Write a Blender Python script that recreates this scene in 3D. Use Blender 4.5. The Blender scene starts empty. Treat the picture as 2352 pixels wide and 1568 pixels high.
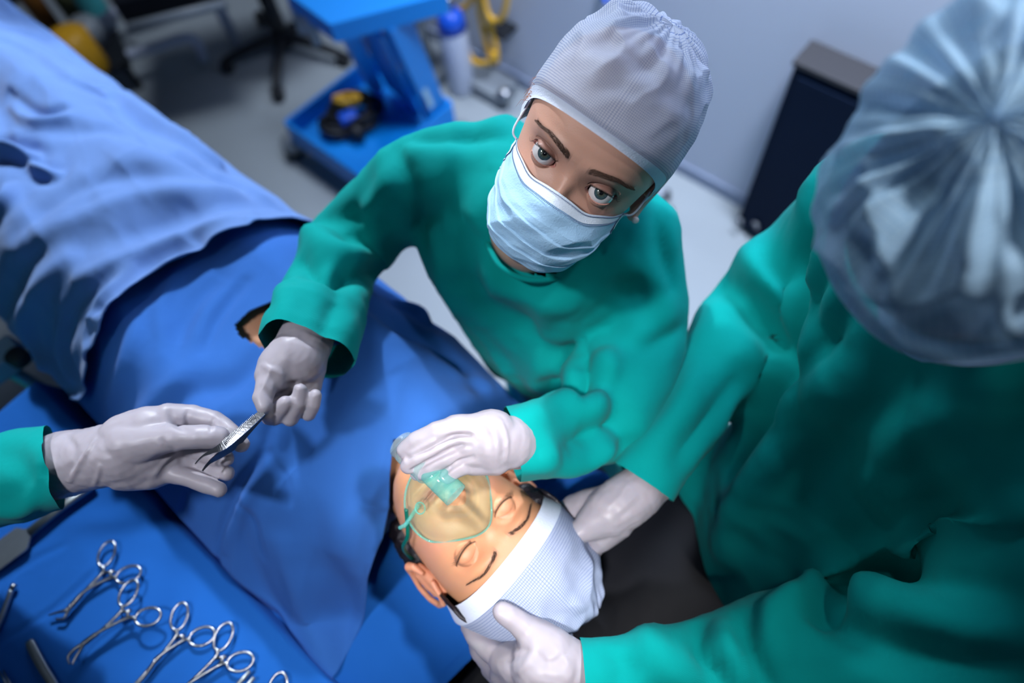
import bpy, bmesh, math, random
import numpy as np
from mathutils import Vector, Matrix, noise
from mathutils.bvhtree import BVHTree
random.seed(7)
sc = bpy.context.scene
COL = sc.collection

# ------------------------------------------------------------------ camera
FPX = 1568.0
CAMZ = 2.02
_d = Vector((114., -816., -1568.)).normalized()      # where straight down lies, in camera axes
_Z = -_d
_X = Vector((1, 0, 0)); _X = (_X - _X.dot(_Z) * _Z).normalized()
_Y = _Z.cross(_X)
RC = Matrix((_X, _Y, _Z))                            # camera axes -> world axes
CAM = Vector((0, 0, CAMZ))
cam_d = bpy.data.cameras.new('camera'); cam = bpy.data.objects.new('camera', cam_d); COL.objects.link(cam)
cam.matrix_world = Matrix.Translation(CAM) @ RC.to_4x4()
cam_d.sensor_width = 36; cam_d.lens = 36 * FPX / 2352; cam_d.clip_start = .02
cam_d.dof.use_dof = True; cam_d.dof.focus_distance = .655; cam_d.dof.aperture_fstop = 1.9
sc.camera = cam

# ------------------------------------------------------------------ light
sc.view_settings.view_transform = 'Standard'; sc.view_settings.look = 'None'
sc.view_settings.exposure = 0; sc.view_settings.gamma = 1
w = bpy.data.worlds.new('world'); sc.world = w; w.use_nodes = True
w.node_tree.nodes['Background'].inputs[0].default_value = (.30, .48, .85, 1)
w.node_tree.nodes['Background'].inputs[1].default_value = .035


def lamp(name, kind, loc, target, power, color=(1, 1, 1), **kw):
    l = bpy.data.lights.new(name, kind); l.energy = power; l.color = color
    for k, v in kw.items(): setattr(l, k, v)
    o = bpy.data.objects.new(name, l); COL.objects.link(o); o.location = loc
    o.rotation_euler = (Vector(target) - Vector(loc)).to_track_quat('-Z', 'Y').to_euler()
    return o


# surgical lamp over the patient's head, second surgical lamp behind the standing woman, unseen fills added to brighten dark parts
lamp('lamp_head_main', 'SPOT', (.72, .30, 2.75), (-.03, .14, 1.25), 90, (1, .98, 1), spot_size=math.radians(23), spot_blend=.85, shadow_soft_size=.07)
lamp('head_fill', 'SPOT', (-.12, -.50, 2.85), (-.03, .19, 1.25), 170, (1, .98, 1), spot_size=math.radians(13.5), spot_blend=.4, shadow_soft_size=.07)  # unseen front fill, added to brighten sleeve and hands by the patient's head
lamp('lamp_body', 'SPOT', (-.60, 2.0, 2.75), (-.60, .60, 1.2), 185, (.86, .93, 1), spot_size=math.radians(50), spot_blend=.45, shadow_soft_size=.05)
lamp('lamp_standing', 'SPOT', (-.80, .05, 2.75), (.0, .42, 1.5), 66, (.95, .96, 1), spot_size=math.radians(15), spot_blend=.8, shadow_soft_size=.06)
lamp('left_fill', 'SPOT', (-.75, -.10, 2.75), (-.36, .22, 1.25), 68, (.90, .92, 1), spot_size=math.radians(25), spot_blend=.8, shadow_soft_size=.08)  # unseen fill, added for the gloved hands and instrument cloth at left
lamp('cap_fill', 'SPOT', (-.25, .95, 2.85), (.29, .25, 1.66), 26, (.78, .92, 1), spot_size=math.radians(11), spot_blend=.8, shadow_soft_size=.08)  # no real source: added to brighten the surgeon's cap
lamp('wall_fill', 'SPOT', (.70, 1.05, 2.85), (.95, 1.4, .8), 500, (.74, .82, 1), spot_size=math.radians(90), spot_blend=.8, shadow_soft_size=.25)  # added light without a fitting, brightens the wall and floor beside it
lamp('floor_fill', 'AREA', (-.5, 2.4, 2.9), (-.5, 2.2, .0), 55, (.80, .88, 1), size=.8)  # area fill added to lift the far floor
lamp('near_fill', 'AREA', (-.9, -.5, 2.8), (-.1, .4, 1.3), 1.2, (.80, .92, 1), size=.8)  # weak area fill added on the camera side

# ------------------------------------------------------------------ helpers


def ray(px, py): return RC @ Vector((px - 1176, 784 - py, -FPX)) / FPX
def D(px, py, dep): return CAM + ray(px, py) * dep
def Pz(px, py, z):
    r = ray(px, py); return CAM + r * ((z - CAMZ) / r.z)
def clamp(x, a, b): return max(a, min(b, x))
def sstep(a, b, x):
    t = clamp((x - a) / (b - a), 0, 1); return t * t * (3 - 2 * t)
def interp(x, pts):
    return float(np.interp(x, [p[0] for p in pts], [p[1] for p in pts]))


def tag(o, label=None, cat=None, group=None, kind=None):
    if label: o['label'] = label
    if cat: o['category'] = cat
    if group: o['group'] = group
    if kind: o['kind'] = kind
    return o


def thing(name, loc, label, cat, group=None):
    o = bpy.data.objects.new(name, None); COL.objects.link(o); o.location = loc
    o.empty_display_size = .05
    return tag(o, label, cat, group)



ORIG = {}


def link(name, me, mat, parent=None, smooth=True, label=None):
    """me is in world coordinates; keeps it there under parent"""
    o = bpy.data.objects.new(name, me); COL.objects.link(o)
    if mat and not len(me.materials): me.materials.append(mat)
    if smooth:
        for p in me.polygons: p.use_smooth = True
    if parent is None:                      # origin at the base of the geometry
        if len(me.vertices):
            co = np.empty(len(me.vertices) * 3); me.vertices.foreach_get('co', co); co = co.reshape(-1, 3)
            c = Vector(((co[:, 0].min() + co[:, 0].max()) / 2, (co[:, 1].min() + co[:, 1].max()) / 2, co[:, 2].min()))
            me.transform(Matrix.Translation(-c)); o.location = c
            ORIG[o.name] = c
    else:
        off = Vector((0, 0, 0)); q = parent
        while q: off = off + q.location; q = q.parent
        me.transform(Matrix.Translation(-off))
        o.parent = parent
    if label: o['label'] = label
    return o


def mesh_from(name, verts, faces):
    me = bpy.data.meshes.new(name); me.from_pydata([tuple(v) for v in verts], [], faces); me.update()
    return me


def bm_mesh(name, bm):
    me = bpy.data.meshes.new(name); bm.to_mesh(me); bm.free(); return me


# ---- materials
def mat(name, col, rough=.7, metal=0., bump=0., bscale=200., sheen=0., spec=.4, var=0., coat=0., sss=0., vary_scale=8., emis=None):
    m = bpy.data.materials.new(name); m.use_nodes = True
    nt = m.node_tree; b = nt.nodes['Principled BSDF']
    b.inputs['Base Color'].default_value = (*col, 1)
    b.inputs['Roughness'].default_value = rough
    b.inputs['Metallic'].default_value = metal
    b.inputs['Specular IOR Level'].default_value = spec
    b.inputs['Sheen Weight'].default_value = sheen
    b.inputs['Coat Weight'].default_value = coat
    if sss:
        b.inputs['Subsurface Weight'].default_value = sss
        b.inputs['Subsurface Radius'].default_value = (.006, .0025, .0012)
        b.inputs['Subsurface Scale'].default_value = 1
    tc = nt.nodes.new('ShaderNodeTexCoord')
    if bump:
        n = nt.nodes.new('ShaderNodeTexNoise'); n.inputs['Scale'].default_value = bscale; n.inputs['Detail'].default_value = 3
        nt.links.new(tc.outputs['Object'], n.inputs['Vector'])
        bp = nt.nodes.new('ShaderNodeBump'); bp.inputs['Strength'].default_value = bump; bp.inputs['Distance'].default_value = .002
        nt.links.new(n.outputs['Fac'], bp.inputs['Height']); nt.links.new(bp.outputs['Normal'], b.inputs['Normal'])
    if var:
        n = nt.nodes.new('ShaderNodeTexNoise'); n.inputs['Scale'].default_value = vary_scale; n.inputs['Detail'].default_value = 4
        nt.links.new(tc.outputs['Object'], n.inputs['Vector'])
        mx = nt.nodes.new('ShaderNodeMix'); mx.data_type = 'RGBA'
        mx.inputs[6].default_value = (*[c * (1 - var) for c in col], 1)
        mx.inputs[7].default_value = (*[min(1, c * (1 + var)) for c in col], 1)
        nt.links.new(n.outputs['Fac'], mx.inputs[0]); nt.links.new(mx.outputs[2], b.inputs['Base Color'])
    if emis:
        b.inputs['Emission Color'].default_value = (*emis[0], 1); b.inputs['Emission Strength'].default_value = emis[1]
    return m


def cloth_mat(name, col, weave=1400, var=.08, sheen=.25, rough=.85):
    """woven cloth: fine twill bump"""
    m = mat(name, col, rough=rough, sheen=sheen, spec=.08, var=var, vary_scale=14)
    nt = m.node_tree; b = nt.nodes['Principled BSDF']
    tc = nt.nodes.new('ShaderNodeTexCoord')
    wv = nt.nodes.new('ShaderNodeTexWave'); wv.bands_direction = 'DIAGONAL'; wv.inputs['Scale'].default_value = weave / 4
    n = nt.nodes.new('ShaderNodeTexNoise'); n.inputs['Scale'].default_value = 90; n.inputs['Detail'].default_value = 5
    nt.links.new(tc.outputs['Object'], wv.inputs['Vector']); nt.links.new(tc.outputs['Object'], n.inputs['Vector'])
    add = nt.nodes.new('ShaderNodeMath'); add.operation = 'MULTIPLY_ADD'; add.inputs[1].default_value = .15
    nt.links.new(wv.outputs['Fac'], add.inputs[0]); nt.links.new(n.outputs['Fac'], add.inputs[2])
    bp = nt.nodes.new('ShaderNodeBump'); bp.inputs['Strength'].default_value = .25; bp.inputs['Distance'].default_value = .0015
    nt.links.new(add.outputs[0], bp.inputs['Height']); nt.links.new(bp.outputs['Normal'], b.inputs['Normal'])
    return m


def skin_mat(name):
    m = mat(name, (.6, .4, .3), rough=.48, spec=.45, bump=.12, bscale=900, sss=.25)
    nt = m.node_tree; b = nt.nodes['Principled BSDF']
    a = nt.nodes.new('ShaderNodeVertexColor'); a.layer_name = 'Col'
    nt.links.new(a.outputs['Color'], b.inputs['Base Color'])
    return m


def cap_mat(name, base, line, scale=(62, 62), trans=.25):
    """non-woven cap fabric with a fine printed square grid, slightly see-through"""
    m = bpy.data.materials.new(name); m.use_nodes = True
    nt = m.node_tree; b = nt.nodes['Principled BSDF']; out = nt.nodes['Material Output']
    uv = nt.nodes.new('ShaderNodeUVMap')
    sep = nt.nodes.new('ShaderNodeSeparateXYZ'); nt.links.new(uv.outputs['UV'], sep.inputs[0])
    masks = []
    for i in range(2):
        mu = nt.nodes.new('ShaderNodeMath'); mu.operation = 'MULTIPLY'; mu.inputs[1].default_value = scale[i]
        nt.links.new(sep.outputs[i], mu.inputs[0])
        fr = nt.nodes.new('ShaderNodeMath'); fr.operation = 'FRACT'; nt.links.new(mu.outputs[0], fr.inputs[0])
        ls = nt.nodes.new('ShaderNodeMath'); ls.operation = 'LESS_THAN'; ls.inputs[1].default_value = .19
        nt.links.new(fr.outputs[0], ls.inputs[0]); masks.append(ls)
    mx = nt.nodes.new('ShaderNodeMath'); mx.operation = 'MAXIMUM'
    nt.links.new(masks[0].outputs[0], mx.inputs[0]); nt.links.new(masks[1].outputs[0], mx.inputs[1])
    mix = nt.nodes.new('ShaderNodeMix'); mix.data_type = 'RGBA'
    mix.inputs[6].default_value = (*base, 1); mix.inputs[7].default_value = (*line, 1)
    nt.links.new(mx.outputs[0], mix.inputs[0]); nt.links.new(mix.outputs[2], b.inputs['Base Color'])
    b.inputs['Roughness'].default_value = .6; b.inputs['Specular IOR Level'].default_value = .3
    tc = nt.nodes.new('ShaderNodeTexCoord')
    n = nt.nodes.new('ShaderNodeTexNoise'); n.inputs['Scale'].default_value = 55; n.inputs['Detail'].default_value = 6
    n.inputs['Distortion'].default_value = .6
    nt.links.new(tc.outputs['Object'], n.inputs['Vector'])
    bp = nt.nodes.new('ShaderNodeBump'); bp.inputs['Strength'].default_value = .35; bp.inputs['Distance'].default_value = .003
    nt.links.new(n.outputs['Fac'], bp.inputs['Height']); nt.links.new(bp.outputs['Normal'], b.inputs['Normal'])
    tr = nt.nodes.new('ShaderNodeBsdfTransparent'); tr.inputs[0].default_value = (.9, .95, 1, 1)
    tl = nt.nodes.new('ShaderNodeBsdfTranslucent'); nt.links.new(mix.outputs[2], tl.inputs[0])
    m1 = nt.nodes.new('ShaderNodeMixShader'); m1.inputs[0].default_value = .25
    nt.links.new(b.outputs[0], m1.inputs[1]); nt.links.new(tl.outputs[0], m1.inputs[2])
    m2 = nt.nodes.new('ShaderNodeMixShader'); m2.inputs[0].default_value = trans
    nt.links.new(m1.outputs[0], m2.inputs[1]); nt.links.new(tr.outputs[0], m2.inputs[2])
    nt.links.new(m2.outputs[0], out.inputs[0])
    return m


def clear_mat(name, col, alpha, rough=.08):
    """clear moulded plastic: mostly see-through with tint and gloss"""
    m = bpy.data.materials.new(name); m.use_nodes = True
    nt = m.node_tree; b = nt.nodes['Principled BSDF']; out = nt.nodes['Material Output']
    b.inputs['Base Color'].default_value = (*col, 1); b.inputs['Roughness'].default_value = rough
    b.inputs['Specular IOR Level'].default_value = .8
    tr = nt.nodes.new('ShaderNodeBsdfTransparent'); tr.inputs[0].default_value = (.80, .93, .84, 1)
    lw = nt.nodes.new('ShaderNodeLayerWeight'); lw.inputs[0].default_value = .35
    mr = nt.nodes.new('ShaderNodeMapRange'); mr.inputs[3].default_value = alpha; mr.inputs[4].default_value = min(1, alpha + .24)
    nt.links.new(lw.outputs['Facing'], mr.inputs[0])
    mx = nt.nodes.new('ShaderNodeMixShader'); nt.links.new(mr.outputs[0], mx.inputs[0])
    nt.links.new(tr.outputs[0], mx.inputs[1]); nt.links.new(b.outputs[0], mx.inputs[2]); nt.links.new(mx.outputs[0], out.inputs[0])
    return m


M = dict(
    gown=cloth_mat('green_cotton', (.0, .28, .262), sheen=.03),
    drape=cloth_mat('blue_drape_cloth', (.12, .225, .50), sheen=.15),
    drape2=cloth_mat('mid_blue_drape_cloth', (.03, .125, .42), sheen=.06),
    sheet=cloth_mat('royal_blue_sheet', (.012, .115, .45), sheen=.06),
    glove=mat('latex_glove', (.37, .34, .38), rough=.42, spec=.35, bump=.12, bscale=70, sss=.15),
    mask=mat('mask_fabric', (.38, .63, .88), rough=.75, sheen=.1, bump=.3, bscale=500),
    mask_edge=mat('mask_edge_fabric', (.70, .80, .92), rough=.7, bump=.3, bscale=700),
    cap=cap_mat('cap_fabric', (.64, .71, .82), (.20, .28, .52), scale=(290, 64), trans=.28),
    cap2=cap_mat('patient_cap_fabric', (.58, .66, .84), (.25, .34, .62), scale=(270, 60), trans=.10),
    cap3=cap_mat('surgeon_cap_fabric', (.45, .68, .88), (.32, .54, .78), scale=(110, 44), trans=.34),
    band=mat('cap_band_fabric', (.66, .72, .86), rough=.75, bump=.3, bscale=600),
    skin=skin_mat('skin'), skin_plain=mat('skin_arm', (.50, .30, .24), rough=.5, sss=.2),
    eye=None,
    brow=mat('brow_hair', (.06, .035, .03), rough=.7), lash=mat('lash_hair', (.01, .008, .01), rough=.6),
    hair=mat('red_hair', (.42, .14, .04), rough=.5), darkhair=mat('dark_hair', (.008, .006, .01), rough=.5, bump=.8, bscale=180),
    pearl=mat('pearl', (.85, .80, .80), rough=.15, coat=.6),
    steel=mat('surgical_steel', (.38, .40, .43), rough=.28, metal=1, bump=.1, bscale=400),
    steel_dull=mat('dull_steel', (.36, .40, .42), rough=.42, metal=.9, var=.15, vary_scale=60),
    black=mat('black_vinyl', (.005, .006, .010), rough=.5, spec=.15, bump=.25, bscale=40),
    blackp=mat('black_plastic', (.006, .008, .012), rough=.5),
    blue_metal=mat('blue_painted_metal', (.0, .21, .66), rough=.45),
    floor=mat('vinyl_floor', (.30, .34, .37), rough=.5, var=.06, vary_scale=3, spec=.3),
    wall=mat('wall_paint', (.50, .55, .66), rough=.85),
    skirt=mat('skirting', (.24, .29, .40), rough=.6),
    navy=mat('navy_panel', (.003, .010, .03), rough=.7, spec=.1, var=.3, vary_scale=2), brown=mat('brown_top', (.035, .035, .04), rough=.6),
    white=mat('white_enamel', (.45, .50, .62), rough=.4), grey=mat('grey_plastic', (.22, .25, .28), rough=.4),
    yellow=mat('yellow_hose', (.75, .42, .03), rough=.45), orange=mat('amber_plastic', (.55, .28, .01), rough=.5),
    teal=mat('teal_label', (.05, .35, .38), rough=.6), bluep=mat('blue_plastic', (.01, .09, .6), rough=.35),
    clear=clear_mat('oxygen_mask_plastic', (.72, .80, .66), .03, .03), clear2=clear_mat('clear_tube_plastic', (.55, .70, .85), .16),
    tealp=clear_mat('teal_tinted_plastic', (.15, .60, .58), .30), strap=mat('green_strap', (.0, .10, .07), rough=.4),
)


# ---- shapes
def tube(bm, pts, r, n=10, caps=True, flat=None):
    """swept round tube; r number or list; flat=(dir, k) squashes along dir"""
    pts = [Vector(p) for p in pts]; rs = r if isinstance(r, (list, tuple)) else [r] * len(pts)
    rings = []; prev = None
    for i, p in enumerate(pts):
        t = (pts[min(i + 1, len(pts) - 1)] - pts[max(i - 1, 0)]).normalized()
        if prev is None:
            a = Vector((0, 0, 1)) if abs(t.z) < .9 else Vector((1, 0, 0)); x = (a - a.dot(t) * t).normalized()
        else: x = (prev - prev.dot(t) * t).normalized()
        prev = x; y = t.cross(x); ring = []
        for k in range(n):
            a = 2 * math.pi * k / n; o = (x * math.cos(a) + y * math.sin(a)) * rs[i]
            if flat: o = o - flat[0] * o.dot(flat[0]) * (1 - flat[1])
            ring.append(bm.verts.new(p + o))
        rings.append(ring)
    for a, b in zip(rings, rings[1:]):
        for k in range(n): bm.faces.new((a[k], a[(k + 1) % n], b[(k + 1) % n], b[k]))
    if caps: bm.faces.new(rings[0][::-1]); bm.faces.new(rings[-1])
    return rings


def smooth_path(pts, n=8, closed=False):
    """Catmull-Rom through pts"""
    pts = [Vector(p) for p in pts]; N = len(pts); out = []
    for i in range(N if closed else N - 1):
        if closed: p0, p1, p2, p3 = [pts[(i + k) % N] for k in (-1, 0, 1, 2)]
        else: p0 = pts[max(i - 1, 0)]; p1 = pts[i]; p2 = pts[i + 1]; p3 = pts[min(i + 2, N - 1)]
        for k in range(n):
            t = k / n
            out.append(.5 * ((2 * p1) + (p2 - p0) * t + (2 * p0 - 5 * p1 + 4 * p2 - p3) * t * t + (3 * p1 - p0 - 3 * p2 + p3) * t ** 3))
    if not closed: out.append(pts[-1])
    return out


def tube_obj(name, pts, r, m, parent=None, n=10, closed=False, caps=True, **kw):
    bm = bmesh.new()
    if closed: pts = list(pts) + [pts[0], pts[1]]
    tube(bm, pts, r, n, caps=caps and not closed, **kw)
    return link(name, bm_mesh(name, bm), m, parent)


def box_bm(bm, c, s, rot=None, bevel=0.):
    r = bmesh.ops.create_cube(bm, size=1)
    mtx = Matrix.Translation(c) @ (rot.to_4x4() if rot else Matrix()) @ Matrix.Diagonal((*s, 1))
    bmesh.ops.transform(bm, matrix=mtx, verts=r['verts'])
    if bevel:
        es = list({e for v in r['verts'] for e in v.link_edges})
        bmesh.ops.bevel(bm, geom=es, offset=bevel, segments=2, affect='EDGES', profile=.6)


def box(name, c, s, m, parent=None, rot=None, bevel=0., smooth=False):
    bm = bmesh.new(); box_bm(bm, c, s, rot, bevel)
    return link(name, bm_mesh(name, bm), m, parent, smooth=smooth)


def eval_mesh(o):
    dg = bpy.context.evaluated_depsgraph_get(); dg.update()
    me = bpy.data.meshes.new_from_object(o.evaluated_get(dg)); return me


_us = None
def unit_sphere():
    global _us
    if _us is None:
        bm = bmesh.new(); bmesh.ops.create_uvsphere(bm, u_segments=20, v_segments=12, radius=1)
        _us = (np.array([v.co[:] for v in bm.verts]), [[v.index for v in f.verts] for f in bm.faces]); bm.free()
    return _us


def blob(chains, voxel, smooth=6, cuts=()):
    """union of tapered round chains [(x,y,z,r),...] remeshed into one continuous skin; cuts=(point, direction, reach) open it"""
    V, Fc = unit_sphere(); vs = []; fs = []; n = 0
    for ch in chains:
        pts = [(Vector(c[:3]), c[3]) for c in ch]; sph = []
        for (a, ra), (b, rb) in zip(pts, pts[1:]):
            L = (b - a).length; k = max(1, int(L / (.22 * min(ra, rb))))
            for i in range(k): t = i / k; sph.append((a.lerp(b, t), ra + (rb - ra) * t))
        sph.append(pts[-1])
        for p, r in sph:
            vs.append(V * r + np.array(p[:])); fs += [[i + n for i in f] for f in Fc]; n += len(V)
    me = mesh_from('tmp', np.concatenate(vs), fs)
    o = bpy.data.objects.new('tmp', me); COL.objects.link(o)
    md = o.modifiers.new('r', 'REMESH'); md.mode = 'VOXEL'; md.voxel_size = voxel; md.adaptivity = 0
    md = o.modifiers.new('s', 'SMOOTH'); md.factor = .5; md.iterations = smooth
    me2 = eval_mesh(o); bpy.data.objects.remove(o); bpy.data.meshes.remove(me)
    if cuts:
        bm = bmesh.new(); bm.from_mesh(me2)
        for p, dr, reach in cuts:
            p = Vector(p); dr = Vector(dr).normalized()
            fl = [f for f in bm.faces if (f.calc_center_median() - p).length < reach]
            geom = set(fl)
            for f in fl: geom.update(f.edges); geom.update(f.verts)
            bmesh.ops.bisect_plane(bm, geom=list(geom), plane_co=p, plane_no=dr, clear_outer=True)
        bm.to_mesh(me2); bm.free()
    return me2


def sculpt(me, strokes, normal_dir=None):
    """cloth folds: each stroke = (path of points seen from the head of the table, width, height[, skew]); pushes the surface in or out"""
    n = len(me.vertices); co = np.empty(n * 3, np.float64); me.vertices.foreach_get('co', co); co = co.reshape(-1, 3)
    me.update(); no = np.empty(n * 3, np.float64); me.vertices.foreach_get('normal', no); no = no.reshape(-1, 3)
    bvh = BVHTree.FromPolygons([Vector(c) for c in co], [tuple(p.vertices) for p in me.polygons])
    disp = np.zeros(n)
    for st in strokes:
        path, wd, h = st[:3]
        pts = []; sp = smooth_path([(a, b, 0) for a, b in path], 6)
        for k, p in enumerate(sp):
            r = ray(p.x, p.y).normalized(); hit = bvh.ray_cast(CAM, r)[0]
            if hit:
                f = k / max(1, len(sp) - 1); pts.append((*hit, math.sin(math.pi * (.12 + .76 * f)) ** .7))
        if len(pts) < 2: continue
        P = np.array(pts); lo = P[:, :3].min(0) - 3 * wd; hi = P[:, :3].max(0) + 3 * wd
        idx = np.where(((co > lo) & (co < hi)).all(1))[0]
        if not len(idx): continue
        Q = co[idx]; best = np.full(len(idx), 1e9); wgt = np.ones(len(idx))
        for a, b in zip(P, P[1:]):
            ab = b[:3] - a[:3]; L = (ab @ ab) + 1e-12
            t = np.clip(((Q - a[:3]) @ ab) / L, 0, 1); dd = ((Q - a[:3] - t[:, None] * ab) ** 2).sum(1)
            m_ = dd < best; best[m_] = dd[m_]; wgt[m_] = (a[3] + (b[3] - a[3]) * t)[m_]
        prof = np.exp(-best / (wd * wd)) - .35 * np.exp(-best / (wd * wd * 5))
        disp[idx] += h * wgt * prof * 1.4
    co += no * disp[:, None]
    me.vertices.foreach_set('co', co.ravel()); me.update()
    return me


def noise_disp(me, amp, freq, stretch=(1, 1, 1), seed=0., depth=2):
    n = len(me.vertices); co = np.empty(n * 3); me.vertices.foreach_get('co', co); co = co.reshape(-1, 3)
    no = np.empty(n * 3); me.vertices.foreach_get('normal', no); no = no.reshape(-1, 3)
    d = np.array([noise.fractal(Vector((c[0] * freq * stretch[0] + seed, c[1] * freq * stretch[1], c[2] * freq * stretch[2])), 1, 2, depth) for c in co])
    co += no * (amp * d)[:, None]; me.vertices.foreach_set('co', co.ravel()); me.update(); return me


def C(*nodes): return [(*D(a, b, c), r) for a, b, c, r in nodes]


def cut_view(me, poly, maxdep):
    """remove the nearest surface inside an outline given as seen in the photograph"""
    bm = bmesh.new(); bm.from_mesh(me); kill = []
    for f in bm.faces:
        c = RC.transposed() @ (f.calc_center_median() - CAM); px, py = 1176 + c.x / -c.z * FPX, 784 - c.y / -c.z * FPX
        if -c.z > maxdep: continue
        ins = False
        for i in range(len(poly)):
            (x1, y1), (x2, y2) = poly[i], poly[i - 1]
            if (y1 > py) != (y2 > py) and px < (x2 - x1) * (py - y1) / (y2 - y1) + x1: ins = not ins
        if ins: kill.append(f)
    bmesh.ops.delete(bm, geom=kill, context='FACES'); bm.to_mesh(me); bm.free()


def perp_view(p, d, k=0.):
    """direction d turned square to the line of sight at p, plus k of it towards the viewer"""
    r = (Vector(p) - CAM).normalized(); d = Vector(d); q = (d - r * d.dot(r)).normalized(); return q - r * k


def crease_disp(me, amp, freq, stretch=(1, 1, 1), seed=0.):
    """soft cloth with narrow ridges"""
    n = len(me.vertices); co = np.empty(n * 3); me.vertices.foreach_get('co', co); co = co.reshape(-1, 3)
    no = np.empty(n * 3); me.vertices.foreach_get('normal', no); no = no.reshape(-1, 3); d = np.empty(n)
    for i, c in enumerate(co):
        p = Vector((c[0] * freq * stretch[0] + seed, c[1] * freq * stretch[1], c[2] * freq * stretch[2]))
        q = p + Vector((noise.noise(p * .7), noise.noise(p * .7 + Vector((5, 1, 3))), 0)) * .8
        d[i] = .6 - 1.9 * abs(noise.noise(q)) + .5 * noise.noise(p * .5)
    co += no * (amp * d)[:, None]; me.vertices.foreach_set('co', co.ravel()); me.update(); return me

# ------------------------------------------------------------------ the room
def plate(name, pts, thick, m, kind='structure'):
    bm = bmesh.new(); top = [bm.verts.new(p) for p in pts]; nrm = (Vector(pts[1]) - Vector(pts[0])).cross(Vector(pts[2]) - Vector(pts[0])).normalized()
    bot = [bm.verts.new(Vector(p) - nrm * thick) for p in pts]; n = len(pts)
    bm.faces.new(top); bm.faces.new(bot[::-1])
    for i in range(n): bm.faces.new((top[i], bot[i], bot[(i + 1) % n], top[(i + 1) % n]))
    o = link(name, bm_mesh(name, bm), m, smooth=False); tag(o, kind=kind); return o


WA = Pz(1100, 145, 0); WB = Pz(1700, 470, 0); wd_ = (WB - WA).normalized(); wn = Vector((wd_.y, -wd_.x, 0))   # wall line, normal into room
if wn.dot(-WA) < 0: wn = -wn
W0 = WA - wd_ * 3.2; W1 = WB + wd_ * 2.6
plate('floor', [(-3.6, -2.2, 0), (3.4, -2.2, 0), (3.4, 5.2, 0), (-3.6, 5.2, 0)], .05, M['floor'])
up = Vector((0, 0, 3.0))
plate('wall_back', [W0, W1, W1 + up, W0 + up], .06, M['wall'])
bm = bmesh.new(); L = (W1 - W0).length
for a, b, h_, d_ in ((0, L, .055, .010),):
    c = (W0 + W1) / 2 + wn * d_ / 2 + Vector((0, 0, h_ / 2)); rot = Matrix((wd_, wn, Vector((0, 0, 1)))).transposed()
    box_bm(bm, c, (L, d_, h_), rot)
tag(link('baseboard_back', bm_mesh('b', bm), M['skirt'], smooth=False), kind='structure')
ROTW = Matrix((wd_, wn, Vector((0, 0, 1)))).transposed()

# ------------------------------------------------------------------ operating table frame: u towards the feet, v towards the far side
T0 = Vector((-.066, .169, 0)); TU = Vector((-.755, .656, 0)); TV = Vector((.656, .755, 0))
def TW(u, v, z): return T0 + TU * u + TV * v + Vector((0, 0, z))
def uv_of(p): q = Vector(p) - T0; return q.dot(TU), q.dot(TV)
ROTT = Matrix((TU, TV, Vector((0, 0, 1)))).transposed()
TZ = 1.06            # mattress top


def body_h(u):
    return interp(u, [(.02, .06), (.08, .09), (.14, .15), (.22, .185), (.34, .20), (.5, .185), (.62, .165), (.78, .175), (.9, .15), (1.1, .15), (1.3, .12), (1.6, .13), (1.75, .16), (1.9, .06)])


def body_w(u):
    return interp(u, [(.02, .12), (.10, .15), (.16, .20), (.25, .235), (.5, .235), (.7, .225), (.9, .22), (1.2, .20), (1.6, .16), (1.9, .14)])


def HB(u, v, extra=0.):
    """height of cloth lying over the patient"""
    h = body_h(u); wv = body_w(u); vc = v + .03; x = abs(vc) / wv
    z = TZ + .02 + h * (1 - sstep(.35, 1.12, x)) ** .8
    # legs: shallow valley between them
    if u > .95: z -= .035 * math.exp(-(vc / .05) ** 2) * sstep(.95, 1.15, u)
    if v > .175: z -= (v - .175) * 5.0 + 0
    if v < -.255: z -= (-.255 - v) * 3.2
    return max(z, .55 + 0 * u) + extra


def on_cloth(px, py):
    """where the view line through a point of the picture meets the cloth over the patient"""
    r = ray(px, py); t = .6
    while t < 2.6:
        p = CAM + r * t; u, v = uv_of(p)
        if p.z <= HB(u, v): return u, v
        t += .004
    p = Pz(px, py, TZ); return uv_of(p)


# table: mattress, pads, column and base
t = thing('operating_table', TW(.7, -.03, 0), 'black padded operating table under the blue drapes, its bare head section beside the surgeon', 'operating table')
bm = bmesh.new(); box_bm(bm, TW(.83, -.035, TZ - .045), (1.74, .44, .085), ROTT, .018); link('mattress', bm_mesh('m', bm), M['black'], t)
bm = bmesh.new(); box_bm(bm, TW(-.245, .02, TZ - .05), (.40, .42, .07), ROTT, .02)
bmesh.ops.subdivide_edges(bm, edges=bm.edges[:], cuts=2, use_grid_fill=True)
me = bm_mesh('m', bm); noise_disp(me, .004, 9); link('head_section', me, M['black'], t)
bm = bmesh.new(); box_bm(bm, TW(.65, -.03, TZ - .12), (1.9, .30, .05), ROTT, .008); link('frame', bm_mesh('m', bm), M['steel_dull'], t, smooth=False)
bm = bmesh.new(); box_bm(bm, TW(.75, -.03, .52), (.34, .24, .90), ROTT, .02); link('column', bm_mesh('m', bm), M['steel_dull'], t, smooth=False)
bm = bmesh.new(); box_bm(bm, TW(.75, -.03, .06), (1.0, .42, .10), ROTT, .02); link('base', bm_mesh('m', bm), M['steel_dull'], t, smooth=False)


def edge_u(pxs):
    """picture curve -> v-sorted list of (v,u) on the cloth"""
    q = [on_cloth(a, b) for a, b in pxs]; q = sorted((v, u) for u, v in q); return q


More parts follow.
